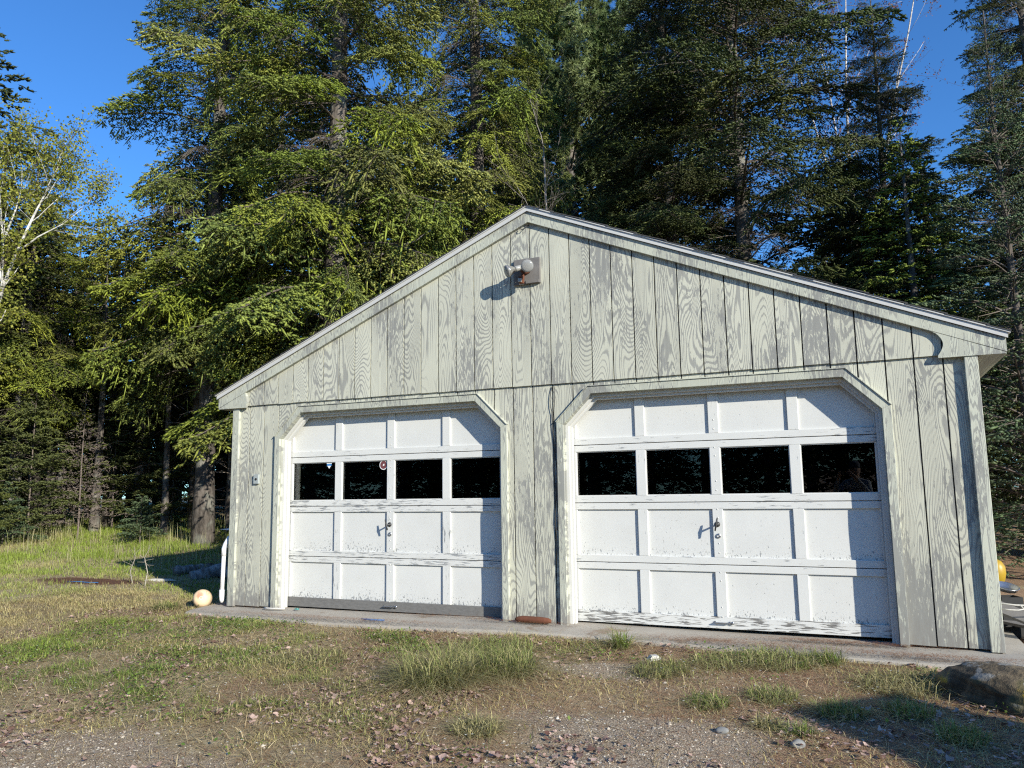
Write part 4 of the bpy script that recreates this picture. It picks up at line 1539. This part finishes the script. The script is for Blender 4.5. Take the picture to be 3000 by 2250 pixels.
k_ = eye / 1.60
pel = jv((0, 0, .95 * k_), (.15, .115))
sp1 = jv((0, -.01, 1.12 * k_), (.14, .11), pel)
sp2 = jv((0, 0, 1.30 * k_), (.165, .12), sp1)
chs = jv((0, .01, 1.41 * k_), (.14, .10), sp2)
nk = jv((0, .02, 1.50 * k_), (.058, .058), chs)
hd0 = jv((0, .035, 1.565 * k_), (.068, .075), nk)
hd1 = jv((0, .04, 1.63 * k_), (.078, .095), hd0)
hd2 = jv((0, .03, 1.70 * k_), (.076, .09), hd1)
hd3 = jv((0, .02, 1.755 * k_), (.045, .05), hd2)
ns = jv((0, .135, 1.615 * k_), (.013, .015), hd1)
for s in (-1, 1):
    jv((s * .082, .03, 1.63 * k_), (.014, .02), hd1)          # ears
    hip = jv((s * .10, 0, .86 * k_), (.095, .10), pel)
    kn_ = jv((s * .115, .03, .49 * k_), (.062, .065), hip)
    cf = jv((s * .12, -.01, .33 * k_), (.058, .062), kn_)
    ank = jv((s * .125, -.02, .09 * k_), (.042, .045), cf)
    ft = jv((s * .14, .10, .045), (.045, .04), ank)
    jv((s * .15, .20, .035), (.036, .03), ft)
    sh = jv((s * .185, .0, 1.415 * k_), (.068, .07), chs)
    el = jv((s * .285, .17, 1.22 * k_), (.05, .052), sh)
    fa = jv((s * .22, .27, 1.37 * k_), (.043, .045), el)
    wr = jv((s * .135, .375, 1.53 * k_), (.027, .03), fa)
    pm = jv((s * .105, .405, 1.575 * k_), (.030, .024), wr)
    for q, (dx, dz, ln) in enumerate(((.006, -.018, .85), (.004, .002, 1.0), (.0, .022, .95), (-.004, .040, .75))):
        b0 = jv((s * (.098 + dx), .432, 1.578 * k_ + dz), (.0095, .0095), pm)
        b1 = jv((s * (.080 + dx), .447, 1.582 * k_ + dz), (.0085, .0085), b0)
        jv((s * (.062 + dx - .012 * ln), .444, 1.584 * k_ + dz), (.0075, .0075), b1)
    t0 = jv((s * .085, .398, 1.555 * k_), (.011, .011), pm)
    jv((s * .060, .402, 1.552 * k_), (.009, .009), t0)
me = bpy.data.meshes.new('body')
me.from_pydata(PV, PE, [])
body = bpy.data.objects.new('body', me)
link(body, person)
sk = body.modifiers.new('skin', 'SKIN')
sk.use_smooth_shade = True
for v_, r_ in zip(me.skin_vertices[0].data, PR):
    v_.radius = r_
me.skin_vertices[0].data[0].use_root = True
sd = body.modifiers.new('sub', 'SUBSURF')
sd.levels = sd.render_levels = 2
g = G('person_surface')
sxyz = g.node('ShaderNodeSeparateXYZ', i0=g.obj()).outputs
n = g.noise(g.obj(), 60, 3)
c = g.mix(g.step(sxyz[2], .93 * k_, .94 * k_), (.045, .05, .075), g.mix(n, (.26, .27, .28), (.38, .39, .40)))
hands = g.math('MAXIMUM', g.mul(g.step(sxyz[1], .365, .372), g.step(sxyz[2], 1.4, 1.42)), g.step(sxyz[2], 1.505 * k_, 1.51 * k_))
c = g.mix(hands, c, (.42, .26, .19))
c = g.mix(g.sub(1.0, g.step(sxyz[2], .075, .08)), c, (.03, .025, .02))
me.materials.append(g.done(c, .85, n, .2, .003))
V, Fc = lathe([(.098, 0), (.102, .02), (.100, .07), (.080, .105), (.03, .125)], 20)
obj('cap', [(v[0] * .86, v[1] + .03, v[2] + 1.665 * k_) for v in V], Fc, 'trousers', person, smooth=True)
obj('cap_peak', *join([box(-.065, .065, .11, .19, 1.667 * k_, 1.675 * k_)]), 'trousers', person, bevel=.003)
ph = obj('phone', *box(-.074, .074, -.0045, .0045, -.036, .036), 'phone', loc=(float(CAM[0] - fwd[0] * .012), float(CAM[1] - fwd[1] * .012), float(CAM[2] - .004)), rot=(0, 0, R(YAW)), bevel=.003)
tag(ph, 'dark phone held level in the hands of the mirrored person', 'phone')


# ------------------------------------------------------------------ ground cover
def in_view(x, y, m=.18):
    u, v, d = project(np.stack([x, y, ground_h(x, y)], -1))
    return (d > .5) & (u > -3000 * m) & (u < 3000 * (1 + m)) & (v < 2250 * (1 + m * 1.3))


def sample(n, x0, x1, y0, y1, rs, dens=None):
    x, y = rs.uniform(x0, x1, n), rs.uniform(y0, y1, n)
    k = in_view(x, y)
    slab = (x > -3.95) & (x < 3.85) & (y > slab_edge(x) - .01) & (y < 7.5)
    k &= ~slab
    x, y = x[k], y[k]
    if dens is not None:
        k = rs.rand(len(x)) < dens(x, y)
        x, y = x[k], y[k]
    return x, y


def blades(x, y, h, w, lean, col, rs, z=None, droop=.12, bend=1.0):
    """grass blades: 2 segments, 3 triangles each"""
    N = len(x)
    z = ground_h(x, y) - .004 if z is None else z
    a = rs.uniform(0, 6.283, N)
    l = lean * rs.uniform(.2, 1.5, N)
    dx, dy = np.cos(a) * l * h, np.sin(a) * l * h
    b = a + rs.normal(1.57, .5, N)
    wx, wy = np.cos(b) * w * .5, np.sin(b) * w * .5
    hh_ = h / np.sqrt(1 + l * l)
    P = np.stack([x, y, z], -1)
    mid = P + np.stack([dx * .4, dy * .4, hh_ * .6], -1)
    tip = P + np.stack([dx * bend, dy * bend, hh_ * (1 - droop * l * bend)], -1)
    W = np.stack([wx, wy, np.zeros(N)], -1)
    V = np.stack([P - W, P + W, mid - W * .75, mid + W * .75, tip], 1).reshape(-1, 3)
    Fc = (np.arange(N)[:, None, None] * 5 + np.array([[0, 1, 3], [0, 3, 2], [2, 3, 4]])[None]).reshape(-1, 3)
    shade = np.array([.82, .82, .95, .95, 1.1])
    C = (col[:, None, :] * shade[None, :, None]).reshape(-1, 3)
    return V, Fc, C


def colors(t, rs, a, b, c=None):
    """t 0..1: a -> b mix per blade with jitter"""
    t = np.clip(t + rs.normal(0, .22, len(t)), 0, 1)[:, None]
    k = np.array(a) * (1 - t) + np.array(b) * t
    return k * rs.uniform(.6, 1.35, (len(t), 1))


STRAW, GREEN, FRESH = (.58, .47, .22), (.165, .25, .045), (.25, .34, .05)


def green_w(x, y):
    g1 = fbm(x * .75 + 3, y * .9, 60)
    band = np.exp(-(((x + .9) / 1.5) ** 2 + ((y + 2.6) / .55) ** 2)) * .55
    band2 = np.exp(-(((x - .1) / .9) ** 2 + ((y + 2.6) / .5) ** 2)) * .4
    lawn = sstep(-x, 4.5, 8) * .30
    return np.clip((g1 - .47) * 3.0 + .15 + .22 * (1 - sstep(x, -.8, .8)) + band + band2 + lawn - .15 * sstep(x, .8, 2.4), 0, 1)


rs = np.random.RandomState(900)
A = Acc()
# short turf close to the camera
bare = lambda x, y: np.clip(1 - 1.25 * gravel_w(x, y) - 1.1 * burn_w(x, y), .0, 1)
clump = lambda x, y: sstep(fbm(x * 2.6, y * 3.0, 81), .47, .60)
x, y = sample(560000, -6.5, 5, -5.2, .5, rs, lambda x, y: bare(x, y) * (.05 + .95 * clump(x, y)) * (1 - .72 * sstep(x, -.8, 1.0)) * (1 - .4 * sstep(-y, 2.2, 3.4)))
gw = green_w(x, y)
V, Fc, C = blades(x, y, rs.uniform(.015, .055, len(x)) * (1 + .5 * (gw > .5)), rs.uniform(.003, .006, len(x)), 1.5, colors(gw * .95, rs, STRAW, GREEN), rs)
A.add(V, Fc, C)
# flattened straw thatch
x, y = sample(240000, -6.5, 5, -5.2, .3, rs, lambda x, y: np.maximum(bare(x, y), .25) * .6 * (1 - .6 * sstep(x, -.6, 1.4)))
V, Fc, C = blades(x, y, rs.uniform(.04, .13, len(x)), rs.uniform(.002, .0045, len(x)), 3.6, colors(np.zeros(len(x)) + .05, rs, (.58, .47, .27), (.36, .24, .13)), rs)
A.add(V, Fc, C)
o = bpy.data.objects.new('short_grass', A.mesh('short_grass', 'grass'))
link(o)
tag(o, 'short patchy turf of green blades and dry straw before garage', 'grass', kind='stuff')

A = Acc()
# lawn on the left running to the trees
x, y = sample(330000, -19, -3.6, -3.5, 8.5, rs, lambda x, y: np.clip(1 - 1.15 * burn_w(x, y), 0, 1) * (.35 + .65 * clump(x, y)))
gw = np.clip(green_w(x, y) + .38 * sstep(-x, 6, 9) * fbm(x * .6, y * .6, 15) * 1.6, 0, 1)
hgt = rs.uniform(.04, .12, len(x)) * (.5 + .45 * sstep(-x, 6.0, 10)) * (.6 + .9 * fbm(x * 1.1, y * 1.1, 33))
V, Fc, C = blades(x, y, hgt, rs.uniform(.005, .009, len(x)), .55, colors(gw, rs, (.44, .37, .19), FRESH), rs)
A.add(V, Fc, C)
# tall stalks by the tree line and the wall
x, y = sample(2600, -13, -4.3, 2.2, 7.5, rs, lambda x, y: sstep(fbm(x * 1.2, y * 1.2, 12), .42, .6))
V, Fc, C = blades(x, y, rs.uniform(.25, .55, len(x)), np.full(len(x), .006), .22, colors(rs.rand(len(x)) * .6, rs, (.50, .44, .28), FRESH), rs)
A.add(V, Fc, C)
o = bpy.data.objects.new('lawn_grass', A.mesh('lawn_grass', 'grass'))
link(o)
tag(o, 'longer sunlit grass of the lawn beside the dark wood', 'grass', kind='stuff')

# clover and strawberry leaves
A = Acc()
x, y = sample(70000, -5, 4, -5, 0, rs, lambda x, y: sstep(fbm(x * 1.7 + 9, y * 1.7, 70), .50, .64) * bare(x, y) * (.25 + .75 * green_w(x, y)))
N = len(x)
z = ground_h(x, y) + rs.uniform(.008, .05, N)
c = np.stack([x, y, z], -1)
d = unit(np.stack([rs.normal(size=N), rs.normal(size=N), rs.uniform(-.1, .6, N)], -1))
b = unit(np.cross(d, np.stack([rs.normal(0, .3, N), rs.normal(0, .3, N), np.ones(N)], -1)))
s = rs.uniform(.012, .030, (N, 1))
V = np.stack([c, c + d * s * .5 + b * s * .38, c + d * s, c + d * s * .5 - b * s * .38], 1).reshape(-1, 3)
Fc = (np.arange(N)[:, None, None] * 4 + np.array([[0, 1, 2], [0, 2, 3]])[None]).reshape(-1, 3)
A.add(V, Fc, np.repeat(colors(rs.rand(N), rs, (.085, .15, .03), (.19, .26, .05)), 4, 0))
# tiny white blossoms
x, y = sample(2200, -4, 3.5, -4.6, -.5, rs, lambda x, y: .15 + green_w(x, y) * .4)
c = np.stack([x, y, ground_h(x, y) + rs.uniform(.03, .06, len(x))], -1)
for q in range(3):
    a_ = q * 2.09
    N = len(c)
    r_ = .008
    V = np.stack([c, c + [r_ * math.cos(a_), r_ * math.sin(a_), .002], c + [r_ * math.cos(a_ + 1.7), r_ * math.sin(a_ + 1.7), .002]], 1).reshape(-1, 3)
    A.add(V, np.arange(N * 3).reshape(-1, 3), np.array([.75, .75, .68]))
o = bpy.data.objects.new('ground_cover', A.mesh('ground_cover', 'grass'))
link(o)
tag(o, 'low green leafy ground cover with tiny white blossoms in turf', 'ground cover', kind='stuff')

# dead leaves, curled
A = Acc()
def leaf_dens(x, y):
    f = fbm(x * 1.5, y * 1.5, 90)
    return sstep(f, .40, .60) * (.40 + .65 * np.exp(-(((x - .5) / 1.3) ** 2 + ((y + 2.3) / .9) ** 2)) + .5 * np.exp(-(((x + 1.2) / 1.5) ** 2 + ((y + 3.3) / .35) ** 2)))
x, y = sample(30000, -5, 4.5, -5, -.3, rs, leaf_dens)
N = len(x)
c = np.stack([x, y, ground_h(x, y) + rs.uniform(.006, .022, N)], -1)
a_ = rs.uniform(0, 6.28, N)
ux = np.stack([np.cos(a_), np.sin(a_), rs.normal(0, .25, N)], -1)
uy = np.stack([-np.sin(a_), np.cos(a_), rs.normal(0, .25, N)], -1)
s = rs.uniform(.018, .055, (N, 1)) * rs.uniform(.6, 1.0, (N, 1))
out = [(-.5, 0, 0), (-.25, .32, .12), (.05, .5, .22), (.2, .25, .1), (.55, .12, .15), (.5, -.1, .12), (.15, -.3, .1), (0, -.5, .25), (-.3, -.28, .1), (0, 0, -.02)]
cu = rs.uniform(-.6, 1.6, (N, 1))
V = np.stack([c + ux * s * p[0] + uy * s * p[1] + np.array([0, 0, 1.]) * s * p[2] * cu for p in out], 1)
V = V + rs.normal(0, .002, V.shape)
f = np.array([[i, (i + 1) % 9, 9] for i in range(9)])
Fc = (np.arange(N)[:, None, None] * 10 + f[None]).reshape(-1, 3)
t = rs.rand(N, 1)
C = np.array([.13, .065, .05]) * (1 - t) + np.array([.56, .40, .33]) * t
A.add(V.reshape(-1, 3), Fc, np.repeat(C * rs.uniform(.8, 1.2, (N, 1)), 10, 0))
o = bpy.data.objects.new('dead_leaves', A.mesh('dead_leaves', 'litter'))
link(o)
tag(o, 'scattered curled pinkish brown dead leaves on the ground', 'dead leaves', kind='stuff')

# conifer needle litter and twigs
A = Acc()
def needle_dens(x, y):
    edge = np.exp(-((y - slab_edge(x) + .12) / .16) ** 2)
    rt = sstep(x, .8, 2.6) * sstep(y, -3, -.3)
    return np.clip(.38 + .9 * edge * sstep(fbm(x * 1.3, y * 1.3, 44), .3, .55) + .55 * rt + .25 * sstep(x, 1.0, 2.5) + .35 * burn_w(x, y), 0, 1)
x, y = sample(300000, -9, 5.4, -5, 2.2, rs, needle_dens)
N = len(x)
c = np.stack([x, y, ground_h(x, y) + rs.uniform(.003, .018, N)], -1)
a_ = rs.uniform(0, 6.28, N)
d = np.stack([np.cos(a_), np.sin(a_), rs.normal(0, .15, N)], -1) * rs.uniform(.02, .055, (N, 1))
wv = np.stack([-np.sin(a_), np.cos(a_), np.zeros(N)], -1) * .0014
V = np.stack([c - wv, c + wv, c + d], 1).reshape(-1, 3)
t = rs.rand(N, 1)
A.add(V, np.arange(N * 3).reshape(-1, 3), np.repeat(np.array([.17, .07, .032]) * (1 - t) + np.array([.42, .22, .11]) * t, 3, 0))
# drift of needles on the slab
for cx, cy, sx_, sy_, n_ in ((2.55, -.06, .35, .04, 2500), (-2.0, -.40, .9, .05, 3500), (1.9, -.34, .5, .08, 3500), (3.2, -.40, .4, .05, 2000), (-.1, -.1, .3, .03, 900), (-3.3, -.02, .25, .02, 500), (-.9, .02, .5, .04, 700)):
    x, y = rs.normal(cx, sx_, n_), rs.normal(cy, sy_, n_)
    k = (y < -.035) | ((x > -3) & (x < -.35) & (y < .11)) | ((x > .33) & (x < 2.98) & (y < .11))
    x, y = x[k], y[k]
    N = len(x)
    c = np.stack([x, y, .012 + .02 * np.exp(-(x / 1.2) ** 2) + rs.uniform(0, .012, N)], -1)
    a_ = rs.uniform(0, 6.28, N)
    d = np.stack([np.cos(a_), np.sin(a_), rs.normal(0, .1, N)], -1) * rs.uniform(.02, .05, (N, 1))
    wv = np.stack([-np.sin(a_), np.cos(a_), np.zeros(N)], -1) * .0014
    t = rs.rand(N, 1)
    A.add(np.stack([c - wv, c + wv, c + d], 1).reshape(-1, 3), np.arange(N * 3).reshape(-1, 3), np.repeat(np.array([.15, .065, .03]) * (1 - t) + np.array([.36, .18, .09]) * t, 3, 0))
o = bpy.data.objects.new('needle_litter', A.mesh('needle_litter', 'litter'))
link(o)
tag(o, 'rusty brown conifer needle litter along slab and on bare ground', 'needle litter', kind='stuff')

# gravel
A = Acc()
x, y = sample(260000, -4, 4.6, -5.2, -.3, rs, lambda x, y: np.clip(gravel_w(x, y) * 1.1 - .12, .02, 1) * .42)
N = len(x)
c = np.stack([x, y, ground_h(x, y)], -1)
s = rs.lognormal(-5.4, .45, (N, 1, 1)) * 1.0
octa = np.array([[1, 0, 0], [0, 1, 0], [-1, 0, 0], [0, -1, 0], [0, 0, .7], [0, 0, -.5]], float)
V = c[:, None, :] + (octa[None] + rs.normal(0, .25, (N, 6, 3))) * s
f = np.array([[0, 1, 4], [1, 2, 4], [2, 3, 4], [3, 0, 4]])
Fc = (np.arange(N)[:, None, None] * 6 + f[None]).reshape(-1, 3)
t = rs.rand(N, 1) ** 1.3
C = np.array([.20, .15, .10]) * (1 - t) + np.array([.74, .66, .53]) * t
A.add(V.reshape(-1, 3), Fc, np.repeat(C, 6, 0))
o = bpy.data.objects.new('gravel', A.mesh('gravel', 'pebbles'))
link(o)
tag(o, 'fine pale gravel showing through the turf', 'gravel', kind='stuff')


# grass tussocks, each a thing
def tussock(x, y, r, n, h, green, label, seed, lean=.95):
    rs = np.random.RandomState(seed)
    z0 = gz(x, y)
    T = tag(empty('grass_tussock', (x, y, z0)), label, 'grass tussock', 'tussocks in the turf')
    for nm, k, hh_, cl, le in (('green_blades', n, h, green, lean), ('dry_blades', int(n * 1.0), h * .95, .03, lean * 2.0)):
        a_ = rs.uniform(0, 6.28, k)
        q = np.sqrt(rs.rand(k)) * r
        bx_, by_ = np.cos(a_) * q, np.sin(a_) * q
        zz = ground_h(x + bx_, y + by_) - z0 - .005
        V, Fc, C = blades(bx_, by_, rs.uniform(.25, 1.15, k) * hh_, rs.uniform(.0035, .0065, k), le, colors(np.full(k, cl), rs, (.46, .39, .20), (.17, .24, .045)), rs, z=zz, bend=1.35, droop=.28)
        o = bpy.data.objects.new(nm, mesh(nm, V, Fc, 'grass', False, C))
        link(o, T)


for i, (tx, ty, r_, n_, h_, gr, lb) in enumerate([
        (-.02, -1.80, .27, 1500, .31, .45, 'largest shaggy straw and green tussock before the middle wall'),
        (.36, -1.48, .20, 900, .26, .65, 'tall green tussock next to the shaggiest tussock'),
        (.02, -1.02, .34, 700, .18, .7, 'loose upright green grass tuft at slab edge between doors'),
        (.70, -2.62, .13, 420, .12, .15, 'round dry yellow tussock among dead leaves'),
        (2.16, -.68, .26, 700, .13, .55, 'soft tussock on slab edge before the right door'),
        (1.80, -.80, .22, 420, .12, .45, 'low tussock beside the soft slab edge tussock'),
        (2.50, -.55, .12, 260, .15, .95, 'bright green spiky tuft touching the slab edge'),
        (.98, -.62, .07, 160, .22, .95, 'thin tall green tuft at slab edge by right door casing'),
        (1.42, -1.15, .20, 380, .13, .6, 'mid sized tussock surrounded by fallen leaves and gravel'),
        (1.86, -1.75, .13, 240, .11, .85, 'flat green rosette tuft at gravel edge'),
        (2.22, -1.52, .15, 320, .12, .7, 'green tuft with pale tips above the shadow corner'),
        (2.98, -1.02, .26, 520, .15, .25, 'pale dry tussock between shadow peak and boulder'),
        (2.62, -1.72, .14, 300, .12, .9, 'dark green tuft inside the cast shadow'),
        (2.98, -1.60, .13, 260, .12, .9, 'second green tuft deeper in the cast shadow'),
        (3.22, -1.95, .13, 300, .12, .85, 'leafy green tuft in shadow near the boulder'),
        (2.25, -2.05, .08, 140, .10, .3, 'small dry tuft at the shadow tip'),
        (2.42, -2.12, .07, 150, .09, .95, 'small bright green tuft at the shadow edge'),
        (-2.35, -3.62, .12, 320, .11, .95, 'bright green clump by gravel with broad blades'),
        (-1.35, -1.55, .30, 700, .10, .35, 'wide dry tussock patch on the open turf'),
        (4.12, -.12, .16, 280, .20, .6, 'weedy tuft by garage corner and boulder'),
        (-4.35, -.25, .14, 200, .16, .8, 'green weed tuft in front of the buoy'),
        (-3.3, -.62, .14, 200, .08, .8, 'low weed tuft at left end of slab'),
]):
    tussock(tx, ty, r_, n_, h_, gr, lb, 700 + i)

# bare twiggy seedlings in the garage's shadow edge
for i, (tx, ty, h_, lb) in enumerate([(-6.05, .95, .55, 'bare pale twig curving up from the log pile'), (-6.45, 1.1, .5, 'upright bare seedling with side twigs by the log pile')]):
    rs = np.random.RandomState(i)
    A = Acc()
    pts = [(0, 0, 0), (.04 - .1 * i, 0, h_ * .35), (-.05 * (1 - i), .02, h_ * .7), (.08 * (1 - i), 0, h_)]
    A.tube(pts, [.008, .007, .005, .002], np.array([.42, .38, .32]), 5)
    for q in range(10):
        t = rs.uniform(.2, .95)
        p = np.array([np.interp(t, [0, .35, .7, 1], [k[0] for k in pts]), 0, h_ * t])
        A.tube([p, p + unit(rs.normal(size=3) + [0, 0, .3]) * rs.uniform(.06, .14)], [.003, .0015], np.array([.42, .38, .32]), 3)
    o = bpy.data.objects.new('bare_twig', A.mesh('bare_twig', 'needles'))
    o.location = (tx, ty, gz(tx, ty) - .01)
    link(o)
    tag(o, lb, 'twig')
